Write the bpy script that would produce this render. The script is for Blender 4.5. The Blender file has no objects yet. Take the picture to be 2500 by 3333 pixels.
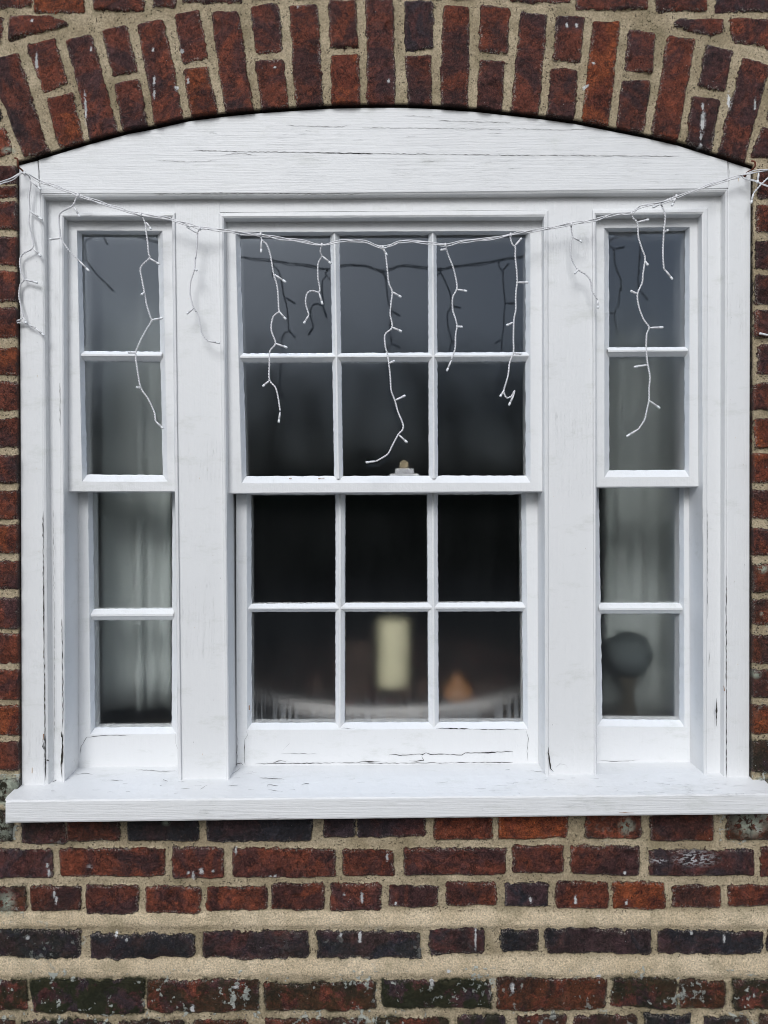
import bpy, bmesh, math, random
import numpy as np
from mathutils import Vector
random.seed(7)
rng = np.random.default_rng(11)
scene = bpy.context.scene
COL = scene.collection

# ------------------------------------------------------------------ camera, sky, sun, exposure
D = 1.41                 # camera to wall face (m)
S = 0.6105e-3            # metres per photo pixel on the wall face
CZ = 1.45                # eye height
cam_d = bpy.data.cameras.new('camera')
cam = bpy.data.objects.new('camera', cam_d); COL.objects.link(cam)
cam.location = (0, -D, CZ); cam.rotation_euler = (math.radians(90), 0, 0)
cam_d.sensor_fit = 'HORIZONTAL'; cam_d.sensor_width = 36
cam_d.lens = 36 * D / (2500 * S)
cam_d.clip_start = 0.02; cam_d.clip_end = 500
scene.camera = cam

SUN_EL, SUN_AZ = 36, 192      # azimuth of where the sun stands, measured like the lamp below
w = bpy.data.worlds.new('World'); scene.world = w; w.use_nodes = True
nt = w.node_tree; nt.nodes.clear()
sky = nt.nodes.new('ShaderNodeTexSky'); sky.sky_type = 'NISHITA'; sky.sun_disc = False
sky.sun_elevation = math.radians(SUN_EL); sky.sun_rotation = math.radians(SUN_AZ - 360)
sky.dust_density = 1.5; sky.air_density = 1.0; sky.ozone_density = 1.0
hs = nt.nodes.new('ShaderNodeHueSaturation'); hs.inputs['Saturation'].default_value = 0.52
bg = nt.nodes.new('ShaderNodeBackground'); bg.inputs['Strength'].default_value = 0.10
wo = nt.nodes.new('ShaderNodeOutputWorld')
nt.links.new(sky.outputs[0], hs.inputs['Color']); nt.links.new(hs.outputs[0], bg.inputs['Color'])
nt.links.new(bg.outputs[0], wo.inputs['Surface'])
sd_ = bpy.data.lights.new('sun', 'SUN'); sd_.energy = 1.3; sd_.angle = math.radians(26); sd_.color = (0.955, 0.98, 1.0)
sun = bpy.data.objects.new('sun', sd_); COL.objects.link(sun)
el, az = math.radians(SUN_EL), math.radians(SUN_AZ)
sdir = Vector((math.sin(az) * math.cos(el), math.cos(az) * math.cos(el), math.sin(el)))   # towards the sun (mostly -y, slightly -x)
sun.rotation_euler = sdir.to_track_quat('Z', 'Y').to_euler()
scene.view_settings.view_transform = 'Standard'; scene.view_settings.look = 'None'
scene.view_settings.exposure = 0.38; scene.view_settings.gamma = 1.0
scene.cycles.filter_width = 1.0
scene.render.resolution_x = 768; scene.render.resolution_y = 1024

# ------------------------------------------------------------------ geometry of the photo -> metres
def W(px, py, y=0.0):
    """photo pixel + depth behind the wall face -> world point"""
    k = S * (D + y) / D
    return ((px - 1250) * k, y, CZ + (1666.5 - py) * k)
K = 840 / 1659
def T(ox, oy, pts):                     # enlarged-tile coordinates -> photo pixels
    return [(ox + x * K, oy + y * K) for x, y in pts]
def Dp(pts):                            # overview coordinates -> photo pixels
    return [(x * 1.507, y * 1.507) for x, y in pts]

# ------------------------------------------------------------------ numpy value noise
LAT = rng.random((256, 256))
def vnoise(x, z, f, seed=0):
    x = x * f + seed * 17.31 + 500; z = z * f + seed * 9.77 + 500
    xi = np.floor(x).astype(int); zi = np.floor(z).astype(int)
    fx = x - xi; fz = z - zi
    fx = fx * fx * (3 - 2 * fx); fz = fz * fz * (3 - 2 * fz)
    a = LAT[xi % 256, zi % 256]; b = LAT[(xi + 1) % 256, zi % 256]
    c = LAT[xi % 256, (zi + 1) % 256]; d = LAT[(xi + 1) % 256, (zi + 1) % 256]
    return (a * (1 - fx) + b * fx) * (1 - fz) + (c * (1 - fx) + d * fx) * fz - 0.5
def fbm(x, z, f, o=4, seed=0):
    r = 0; a = 1.0; t = 0
    for i in range(o):
        r = r + a * vnoise(x, z, f * 2 ** i, seed + i * 3); t += a; a *= 0.55
    return r / t

# ------------------------------------------------------------------ object helpers
def worldloc(o):
    v = Vector((0, 0, 0))
    while o is not None:
        v += o.location; o = o.parent
    return v
def obj(name, verts, faces, mat, parent=None, smooth=False, label=None):
    me = bpy.data.meshes.new(name)
    off = worldloc(parent) if parent else Vector((0, 0, 0))
    me.from_pydata([(v[0] - off.x, v[1] - off.y, v[2] - off.z) for v in verts], [], faces)
    me.update()
    if mat: me.materials.append(mat)
    if smooth:
        me.polygons.foreach_set('use_smooth', [True] * len(me.polygons))
    o = bpy.data.objects.new(name, me); COL.objects.link(o)
    if parent: o.parent = parent
    if label: o['label'] = label
    return o
def thing(name, label, cat, loc=(0, 0, 0), group=None):
    o = bpy.data.objects.new(name, None); COL.objects.link(o); o.location = loc
    o.empty_display_size = 0.1
    o['label'] = label; o['category'] = cat
    if group: o['group'] = group
    return o
def tag(o, label, cat, group=None):
    o['label'] = label; o['category'] = cat
    if group: o['group'] = group
    return o
class MB:
    def __init__(s): s.v = []; s.f = []; s.m = []
    def add(s, v, f, mi=0):
        n = len(s.v); s.v += [tuple(p) for p in v]; s.f += [tuple(i + n for i in q) for q in f]; s.m += [mi] * len(f)
    def build(s, name, mats, parent=None, smooth=False, label=None):
        ms = mats if isinstance(mats, (list, tuple)) else [mats]
        o = obj(name, s.v, s.f, ms[0], parent, smooth, label)
        for m in ms[1:]: o.data.materials.append(m)
        if len(ms) > 1: o.data.polygons.foreach_set('material_index', s.m)
        return o
def fix_normals(o):
    bm = bmesh.new(); bm.from_mesh(o.data); bmesh.ops.recalc_face_normals(bm, faces=bm.faces); bm.to_mesh(o.data); bm.free()
def bevel(o, wd=0.0015, seg=2, ang=30):
    m = o.modifiers.new('edge', 'BEVEL'); m.width = wd; m.segments = seg; m.limit_method = 'ANGLE'; m.angle_limit = math.radians(ang)
    m.harden_normals = False
    return o
def jit(a): return (random.random() - 0.5) * 2 * a

def lerp(a, b, t): return tuple(a[i] + (b[i] - a[i]) * t for i in range(len(a)))
def path_sub(pts, step, wob, closed=False):
    """subdivide a 3D polyline, small in-plane wobble on inserted points"""
    out = []; n = len(pts); segs = n if closed else n - 1
    cuts = []
    for i in range(segs):
        a, b = pts[i], pts[(i + 1) % n]
        L = math.dist(a, b); k = max(1, int(round(L / step)))
        cuts.append(k)
    return cuts
def loft(loops, mat, name, parent, closed=False, step=0.02, wob=None, smooth=False):
    """loops: list of equally long lists of 3D points (corner points). Connect consecutive loops; long runs are
    subdivided and each row wobbles a little (hand-painted timber)."""
    n = len(loops[0]); segs = n if closed else n - 1
    cuts = [max(1, int(round(math.dist(loops[0][i], loops[0][(i + 1) % n]) / step))) for i in range(segs)]
    V = []; F = []; rows = []
    for li, lp in enumerate(loops):
        row = []; wb = wob[li] if wob else 0.0
        for i in range(segs):
            a, b = lp[i], lp[(i + 1) % n]
            for k in range(cuts[i]):
                p = list(lerp(a, b, k / cuts[i]))
                if k: p[0] += jit(wb); p[2] += jit(wb); p[1] += jit(wb * 0.4)
                row.append(len(V)); V.append(tuple(p))
        if not closed: row.append(len(V)); V.append(tuple(lp[-1]))
        rows.append(row)
    for r in range(len(rows) - 1):
        a, b = rows[r], rows[r + 1]; m = len(a)
        for i in range(m if closed else m - 1):
            j = (i + 1) % m
            F.append((a[i], a[j], b[j], b[i]))
    o = obj(name, V, F, mat, parent, smooth)
    fix_normals(o)
    return o
def prism(name, poly, yf, yb, mat, parent, bev=0.0018, sub=0.0, wob=0.0002):
    """polygon in photo pixels seen at depth yf, extruded straight back to yb"""
    P = [W(x, y, yf) for x, y in poly]
    Q = []
    n = len(P)
    for i in range(n):
        a, b = P[i], P[(i + 1) % n]
        k = max(1, int(math.dist(a, b) / sub)) if sub else 1
        for j in range(k):
            p = list(lerp(a, b, j / k))
            if j: p[0] += jit(wob); p[2] += jit(wob)
            Q.append(tuple(p))
    m = len(Q)
    V = Q + [(p[0], yb, p[2]) for p in Q]
    F = [tuple(range(m)), tuple(range(2 * m - 1, m - 1, -1))] + [(i, (i + 1) % m + 0, (i + 1) % m + m, i + m) for i in range(m)]
    o = obj(name, V, F, mat, parent); fix_normals(o)
    if bev: bevel(o, bev)
    return o
def lathe(mb, prof, c, seg=32, mi=0):
    V = []; F = []
    for r, z in prof:
        for i in range(seg):
            a = 2 * math.pi * i / seg; V.append((c[0] + r * math.cos(a), c[1] + r * math.sin(a), c[2] + z))
    for k in range(len(prof) - 1):
        for i in range(seg):
            j = (i + 1) % seg; F.append((k * seg + i, k * seg + j, (k + 1) * seg + j, (k + 1) * seg + i))
    mb.add(V, F, mi)
def catmull(pts, step):
    P = [np.array(p, float) for p in pts]; P = [2 * P[0] - P[1]] + P + [2 * P[-1] - P[-2]]
    out = []
    for i in range(1, len(P) - 2):
        L = np.linalg.norm(P[i + 1] - P[i]); n = max(2, int(L / step))
        for k in range(n):
            t = k / n
            out.append(0.5 * ((2 * P[i]) + (-P[i - 1] + P[i + 1]) * t + (2 * P[i - 1] - 5 * P[i] + 4 * P[i + 1] - P[i + 2]) * t * t + (-P[i - 1] + 3 * P[i] - 3 * P[i + 1] + P[i + 2]) * t ** 3))
    out.append(P[-2]); return np.array(out)
def tube(mb, pts, r, seg=6, mi=0, caps=True):
    pts = np.array(pts, float); n = len(pts)
    tg = np.gradient(pts, axis=0); tg /= np.linalg.norm(tg, axis=1)[:, None] + 1e-12
    rr = r if hasattr(r, '__len__') else [r] * n
    up = np.array([0, 1, 0.0]);
    if abs(tg[0] @ up) > 0.9: up = np.array([1.0, 0, 0])
    V = []; u = up - tg[0] * (up @ tg[0]); u /= np.linalg.norm(u)
    for i in range(n):
        u = u - tg[i] * (u @ tg[i]); u /= np.linalg.norm(u) + 1e-12
        v = np.cross(tg[i], u)
        for k in range(seg):
            a = 2 * math.pi * k / seg
            V.append(tuple(pts[i] + rr[i] * (math.cos(a) * u + math.sin(a) * v)))
    F = []
    for i in range(n - 1):
        for k in range(seg):
            j = (k + 1) % seg; F.append((i * seg + k, i * seg + j, (i + 1) * seg + j, (i + 1) * seg + k))
    if caps: F.append(tuple(range(seg - 1, -1, -1))); F.append(tuple((n - 1) * seg + k for k in range(seg)))
    mb.add(V, F, mi)

# ------------------------------------------------------------------ material helpers
class NT:
    def __init__(s, name):
        s.m = bpy.data.materials.new(name); s.m.use_nodes = True; s.t = s.m.node_tree; s.t.nodes.clear()
        s.out = s.t.nodes.new('ShaderNodeOutputMaterial')
        s.tc = s.t.nodes.new('ShaderNodeTexCoord')
    def n(s, ty, **kw):
        nd = s.t.nodes.new(ty)
        for k, v in kw.items():
            if k.startswith('_'): setattr(nd, k[1:], v)
            else:
                key = int(k[1:]) if (k[0] == 'i' and k[1:].isdigit()) else k.replace('__', ' ')
                s.put(nd.inputs[key], v)
        return nd
    def put(s, sock, v):
        if hasattr(v, 'is_output') or isinstance(v, bpy.types.NodeSocket): s.t.links.new(v, sock)
        else: sock.default_value = v
    def math(s, op, a, b=0.0, c=0.0, clamp=False):
        nd = s.t.nodes.new('ShaderNodeMath'); nd.operation = op; nd.use_clamp = clamp
        s.put(nd.inputs[0], a); s.put(nd.inputs[1], b)
        if op in ('MULTIPLY_ADD', 'SMOOTH_MIN'): s.put(nd.inputs[2], c)
        return nd.outputs[0]
    def ss(s, v, lo, hi, a=0.0, b=1.0):
        nd = s.t.nodes.new('ShaderNodeMapRange'); nd.interpolation_type = 'SMOOTHSTEP'
        s.put(nd.inputs[0], v); s.put(nd.inputs[1], lo); s.put(nd.inputs[2], hi); s.put(nd.inputs[3], a); s.put(nd.inputs[4], b)
        return nd.outputs[0]
    def mix(s, f, a, b, mode='MIX'):
        nd = s.t.nodes.new('ShaderNodeMix'); nd.data_type = 'RGBA'; nd.blend_type = mode
        s.put(nd.inputs[0], f); s.put(nd.inputs[6], a); s.put(nd.inputs[7], b)
        return nd.outputs[2]
    def noise(s, scale, detail=4, rough=0.55, vec=None, dist=0.0, off=(0, 0, 0), st=(1, 1, 1)):
        v = vec if vec is not None else s.tc.outputs['Object']
        if st != (1, 1, 1) or off != (0, 0, 0):
            mp = s.t.nodes.new('ShaderNodeMapping'); s.put(mp.inputs[0], v); mp.inputs[1].default_value = off; mp.inputs[3].default_value = st; v = mp.outputs[0]
        nd = s.n('ShaderNodeTexNoise', Vector=v, Scale=scale, Detail=detail, Roughness=rough, Distortion=dist)
        return nd.outputs[0]
    def voro(s, scale, feature='F1', vec=None, st=None, out=0, rand=1.0):
        v = vec if vec is not None else s.tc.outputs['Object']
        if st:
            mp = s.t.nodes.new('ShaderNodeMapping'); s.put(mp.inputs[0], v); mp.inputs[3].default_value = st; v = mp.outputs[0]
        nd = s.t.nodes.new('ShaderNodeTexVoronoi'); nd.feature = feature; s.put(nd.inputs['Vector'], v); nd.inputs['Scale'].default_value = scale
        nd.inputs['Randomness'].default_value = rand
        return nd.outputs[out]
    def attr(s, name, vec=False):
        nd = s.t.nodes.new('ShaderNodeAttribute'); nd.attribute_name = name
        return nd.outputs['Color'] if vec else nd.outputs['Fac']
    def bump(s, h, dist, strength=1.0, nrm=None):
        nd = s.n('ShaderNodeBump', Height=h, Distance=dist, Strength=strength)
        if nrm is not None: s.put(nd.inputs['Normal'], nrm)
        return nd.outputs[0]
    def bsdf(s, color, rough=0.6, nrm=None, spec=0.5, **kw):
        b = s.n('ShaderNodeBsdfPrincipled'); s.put(b.inputs['Base Color'], color); s.put(b.inputs['Roughness'], rough)
        b.inputs['Specular IOR Level'].default_value = spec
        if nrm is not None: s.put(b.inputs['Normal'], nrm)
        for k, v in kw.items(): s.put(b.inputs[k.replace('__', ' ')], v)
        s.t.links.new(b.outputs[0], s.out.inputs[0]); return b
def C4(r, g, b): return (r, g, b, 1.0)

# ---- painted timber
def paint_mat(name, horizontal, grain=1.0, crack=1.0, tint=(0.80, 0.805, 0.81)):
    t = NT(name)
    st = (1, 1, 22) if horizontal else (22, 1, 1)
    st2 = (0.6, 1, 34) if horizontal else (34, 1, 0.6)
    g = t.noise(14, 6, 0.65, st=st, dist=0.4)
    g2 = t.noise(9, 5, 0.6, st=st2, dist=0.8)
    lump = t.noise(70, 4, 0.6)
    brush = t.noise(260, 3, 0.6)
    low = t.noise(3.2, 3, 0.5)
    # hairline splits following the grain
    r1 = t.math('ABSOLUTE', t.math('SUBTRACT', t.noise(5.5, 5, 0.62, st=st2, dist=0.5, off=(3, 0, 1)), 0.5))
    m1 = t.math('MULTIPLY', t.ss(r1, 0.0, 0.0035, 1, 0), t.ss(t.noise(4.5, 3, 0.6, off=(7, 1, 2)), 0.56, 0.64))
    split = t.math('MULTIPLY', m1, crack, clamp=True)
    dots = t.math('MULTIPLY', t.ss(t.voro(55), 0.0, 0.035, 1, 0), t.ss(t.noise(11, 2), 0.52, 0.6))
    dirt = t.ss(t.noise(18, 7, 0.75, st=(0.6, 1, 1.5)), 0.52, 0.74)
    col = t.mix(t.math('MULTIPLY', low, 0.55), C4(*tint), C4(tint[0] * .9, tint[1] * .915, tint[2] * .93))
    col = t.mix(t.math('MULTIPLY', dirt, 0.34), col, C4(0.50, 0.52, 0.47))
    col = t.mix(t.math('MULTIPLY', split, 0.42), col, C4(0.12, 0.11, 0.10))
    col = t.mix(t.math('MULTIPLY', dots, 0.6), col, C4(0.22, 0.18, 0.13))
    h = t.math('ADD', t.math('MULTIPLY', g, 0.5 * grain), t.math('MULTIPLY', g2, 0.6 * grain))
    h = t.math('ADD', h, t.math('MULTIPLY', lump, 0.55)); h = t.math('ADD', h, t.math('MULTIPLY', brush, 0.14))
    h = t.math('SUBTRACT', h, t.math('MULTIPLY', split, 0.6))
    nr = t.bump(h, 0.0016, 0.75)
    t.bsdf(col, 0.42, nr, 0.4)
    return t.m
M_PH = paint_mat('white_paint_across_grain', True, 1.35, 1.0)
M_PV = paint_mat('white_paint_upright_grain', False, 0.7, 0.5)
M_PS = paint_mat('white_paint_sash', False, 0.45, 0.35)
M_PF = paint_mat('white_paint_fascia', True, 1.1, 0.35)

# ---- brickwork
def brick_mat():
    t = NT('old_brick_and_lime_mortar')
    sd = t.attr('sd'); wx = t.attr('wx'); ton = t.attr('tone', True); ton2 = t.attr('tone2', True)
    band = t.attr('band')
    e1 = t.math('SUBTRACT', t.noise(120, 4, 0.65), 0.5); e2 = t.math('SUBTRACT', t.noise(420, 3, 0.6), 0.5)
    sdp = t.math('ADD', sd, t.math('ADD', t.math('MULTIPLY', e1, 0.012), t.math('MULTIPLY', e2, 0.004)))
    mask = t.ss(sdp, -0.0004, 0.0008)
    # brick body
    n1 = t.ss(t.noise(9.5, 6, 0.66, dist=1.1), 0.42, 0.58)
    body = t.mix(n1, ton, ton2)
    n2 = t.noise(110, 8, 0.78, dist=0.7)
    n3 = t.noise(520, 3, 0.75, off=(4, 4, 2))
    body = t.mix(1.0, body, t.n('ShaderNodeCombineColor', Red=t.ss(n3, 0.33, 0.67, 0.55, 1.5), Green=t.ss(n3, 0.33, 0.67, 0.55, 1.45), Blue=t.ss(n3, 0.33, 0.67, 0.55, 1.45)).outputs[0], 'MULTIPLY')
    body = t.mix(1.0, body, t.n('ShaderNodeCombineColor', Red=t.ss(n2, 0.32, 0.70, 0.50, 1.60), Green=t.ss(n2, 0.32, 0.70, 0.52, 1.55), Blue=t.ss(n2, 0.32, 0.70, 0.55, 1.55)).outputs[0], 'MULTIPLY')
    soot_shade = t.ss(t.noise(9, 6, 0.7, off=(2, 3, 5)), 0.52, 0.66)  # random sooty patches in the brick body
    body = t.mix(t.math('MULTIPLY', soot_shade, 0.65), body, C4(0.030, 0.025, 0.031))
    pink = t.ss(t.noise(13, 6, 0.72, off=(7, 3, 3)), 0.54, 0.70)
    body = t.mix(t.math('MULTIPLY', pink, 0.42), body, C4(0.24, 0.10, 0.075))
    # creases of the hand-made faces; cavity dirt and shade painted into the colour
    cr = t.math('ABSOLUTE', t.math('SUBTRACT', t.noise(34, 4, 0.6, dist=1.6, off=(9, 1, 4)), 0.5))
    crease = t.math('MULTIPLY', t.ss(cr, 0.0, 0.018, 1, 0), t.ss(t.noise(20, 2, off=(1, 8, 4)), 0.43, 0.53))
    body = t.mix(t.math('MULTIPLY', crease, 0.75), body, C4(0.012, 0.008, 0.008))
    cr2 = t.math('ABSOLUTE', t.math('SUBTRACT', t.noise(75, 3, 0.6, dist=2.2, off=(2, 6, 4)), 0.5))
    crease2 = t.math('MULTIPLY', t.ss(cr2, 0.0, 0.022, 1, 0), t.ss(t.noise(30, 2, off=(8, 3, 1)), 0.43, 0.51))
    body = t.mix(t.math('MULTIPLY', crease2, 0.7), body, C4(0.014, 0.009, 0.009))
    crease = t.math('MAXIMUM', crease, crease2)
    pit = t.math('MULTIPLY', t.ss(t.voro(210), 0.12, 0.30, 1, 0), t.ss(t.noise(60, 3, 0.6, off=(4, 4, 4)), 0.54, 0.62))
    body = t.mix(t.math('MULTIPLY', pit, 0.8), body, C4(0.012, 0.009, 0.009))
    # lime bloom and specks, stronger by the brick edge
    edge = t.ss(sdp, 0.0005, 0.007, 1, 0)
    spn = t.noise(330, 5, 0.7, off=(3, 1, 7))
    bloom = t.math('MULTIPLY', t.ss(spn, 0.50, 0.60), t.math('MULTIPLY', edge, t.ss(t.noise(17, 3, off=(5, 5, 1)), 0.38, 0.52)))
    body = t.mix(t.math('MULTIPLY', bloom, 0.95), body, C4(0.55, 0.50, 0.44))
    dust = t.math('MULTIPLY', t.ss(spn, 0.57, 0.70), 0.42)
    body = t.mix(dust, body, C4(0.34, 0.22, 0.18))
    speck = t.math('MULTIPLY', t.ss(t.voro(62, vec=None), 0.03, 0.055, 1, 0), t.ss(t.noise(7, 2, off=(1, 1, 9)), 0.50, 0.56))
    # mortar
    mn = t.noise(300, 5, 0.8); ml = t.noise(9, 4, 0.6, off=(6, 2, 2))
    mort = t.mix(t.ss(ml, 0.35, 0.65), C4(0.38, 0.31, 0.205), C4(0.55, 0.46, 0.325))
    mort = t.mix(band, mort, t.mix(t.ss(ml, 0.35, 0.65), C4(0.68, 0.56, 0.39), C4(0.80, 0.67, 0.49)))
    mort = t.mix(1.0, mort, t.n('ShaderNodeCombineColor', Red=t.ss(mn, 0.30, 0.70, 0.58, 1.40), Green=t.ss(mn, 0.30, 0.70, 0.57, 1.38), Blue=t.ss(mn, 0.30, 0.70, 0.54, 1.36)).outputs[0], 'MULTIPLY')
    mp = t.math('MULTIPLY', t.ss(t.voro(200), 0.16, 0.32, 1, 0), t.ss(t.noise(90, 3, off=(2, 9, 4)), 0.48, 0.55))
    mp = t.math('MULTIPLY', mp, t.ss(band, 0, 1, 1.0, 0.35))
    mort = t.mix(t.math('MULTIPLY', mp, 0.75), mort, C4(0.05, 0.042, 0.032))
    mgreen = t.math('MULTIPLY', t.ss(t.noise(16, 4, off=(9, 9, 1)), 0.5, 0.66), 0.28)
    mort = t.mix(mgreen, mort, C4(0.16, 0.145, 0.07))
    col = t.mix(mask, mort, body)
    # moss and lichen where the wall stays damp
    mo = t.math('MULTIPLY', wx, t.ss(t.noise(22, 6, 0.7, off=(3, 7, 7)), 0.43, 0.51))
    mo = t.math('MULTIPLY', mo, t.ss(sdp, -0.008, 0.0, 0.0, 1.0))
    col = t.mix(t.math('MULTIPLY', mo, 0.92, clamp=True), col, C4(0.026, 0.031, 0.010))
    li = t.math('MULTIPLY', t.ss(t.math('ADD', t.noise(75, 6, 0.62, off=(1, 2, 8)), t.math('MULTIPLY', t.noise(13, 2, off=(8, 2, 8)), 0.7)), 0.965, 1.0), t.ss(wx, 0.05, 0.7))
    col = t.mix(t.math('MULTIPLY', li, 0.9), col, C4(0.55, 0.58, 0.53))
    lb = t.attr('lichen'); lbm = t.math('MULTIPLY', lb, t.ss(t.noise(60, 6, 0.7, off=(5, 5, 5)), 0.44, 0.52))
    col = t.mix(lbm, col, C4(0.46, 0.50, 0.40))
    spk = t.math('MULTIPLY', speck, t.ss(t.noise(300, 2), 0.3, 0.5))
    col = t.mix(spk, col, C4(0.8, 0.8, 0.78))
    pt = t.math('MULTIPLY', t.attr('paint'), t.ss(t.noise(150, 5, 0.7, st=(0.7, 1, 1.6), off=(2, 2, 2)), 0.49, 0.54))
    col = t.mix(pt, col, C4(0.78, 0.78, 0.80))
    col = t.mix(t.ss(t.math('ADD', t.attr('paint'), t.math('MULTIPLY', e2, 1.2)), 1.1, 1.35), col, C4(0.80, 0.80, 0.79))
    soot_shade_mask = t.math('MULTIPLY', t.attr('soot_shade'), t.ss(t.noise(110, 4, 0.7, off=(4, 2, 1)), 0.36, 0.50, 1.0, 0.80))  # soot on the bricks plus gap shade painted on the reveal
    col = t.mix(soot_shade_mask, col, C4(0.010, 0.009, 0.007))
    # relief
    hb = t.math('ADD', t.math('MULTIPLY', n2, 1.0), t.math('MULTIPLY', t.noise(300, 5, 0.65), 0.35))
    hb = t.math('SUBTRACT', hb, t.math('MULTIPLY', crease, 0.6)); hb = t.math('SUBTRACT', hb, t.math('MULTIPLY', pit, 0.4))
    hm = t.math('SUBTRACT', t.math('MULTIPLY', mn, 0.45), t.math('MULTIPLY', mp, 0.5))
    hh = t.math('ADD', t.math('MULTIPLY', hb, mask), t.math('MULTIPLY', hm, t.math('SUBTRACT', 1.0, mask)))
    hh = t.math('ADD', hh, t.math('MULTIPLY', li, 0.25))
    nr = t.bump(hh, 0.0075, 1.0)
    nr = t.bump(mask, 0.0014, 0.8, nr)
    t.bsdf(col, t.math('SUBTRACT', 0.92, t.math('MULTIPLY', mask, 0.24)), nr, 0.35)
    return t.m
M_BRICK = brick_mat()

def simple(name, col, rough=0.5, nscale=40, amt=0.15, bump=0.0, spec=0.5, **kw):
    t = NT(name); n = t.noise(nscale, 5, 0.6)
    c = t.mix(n, C4(*[x * (1 - amt) for x in col]), C4(*[min(1, x * (1 + amt)) for x in col]))
    nr = t.bump(n, bump) if bump else None
    t.bsdf(c, rough, nr, spec, **kw); return t.m
M_WIRE = simple('white_plastic_wire', (0.76, 0.76, 0.78), 0.38, 60, 0.04)
M_TIP = simple('frosted_bulb_tip', (0.80, 0.82, 0.84), 0.25, 60, 0.03)
M_RUST = simple('rusty_iron', (0.16, 0.045, 0.022), 0.85, 400, 0.5, 0.0006)
M_CURT = simple('pale_curtain_cloth', (0.44, 0.475, 0.46), 0.95, 300, 0.06, 0.0004, 0.1)
M_WAX = simple('cream_wax', (0.78, 0.73, 0.49), 0.5, 30, 0.04)
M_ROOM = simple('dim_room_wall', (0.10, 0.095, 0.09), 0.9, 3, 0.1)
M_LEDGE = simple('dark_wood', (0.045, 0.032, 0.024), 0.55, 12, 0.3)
M_BOWL = simple('pale_grey_weave', (0.42, 0.40, 0.385), 0.8, 130, 0.3, 0.001)
M_CONE = simple('dark_pine_cones', (0.13, 0.085, 0.066), 0.9, 90, 0.6)
M_PETAL = simple('brown_petals', (0.030, 0.022, 0.018), 0.9, 90, 0.6)
M_BERRY = simple('dark_red_berries', (0.10, 0.025, 0.02), 0.6, 30, 0.2)
M_ORANGE = simple('orange_peel', (0.27, 0.13, 0.055), 0.45, 150, 0.15, 0.0006)
M_GLOBE = simple('dark_grey_glaze', (0.060, 0.070, 0.070), 0.9, 20, 0.15, 0.0, 0.15)
M_BROWN = simple('brown_base', (0.025, 0.02, 0.012), 0.9, 30, 0.2)
M_BRASS = simple('worn_brass', (0.50, 0.40, 0.24), 0.45, 200, 0.2, 0.0, 0.5, Metallic=0.3)
M_CRACK = simple('bare_dark_wood_in_split', (0.030, 0.026, 0.022), 0.95, 200, 0.4)
M_WOOD = simple('bare_brown_wood', (0.30, 0.17, 0.10), 0.9, 200, 0.3)
M_STAIN = simple('rust_stain', (0.62, 0.42, 0.22), 0.8, 300, 0.3)
M_GROUND = simple('damp_gravel_path', (0.09, 0.085, 0.075), 0.95, 60, 0.5, 0.01)
M_LEAF = simple('evergreen_leaves', (0.035, 0.05, 0.022), 0.7, 3, 0.4)
M_BARK = simple('dark_bark', (0.05, 0.042, 0.035), 0.95, 30, 0.3, 0.005)

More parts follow.
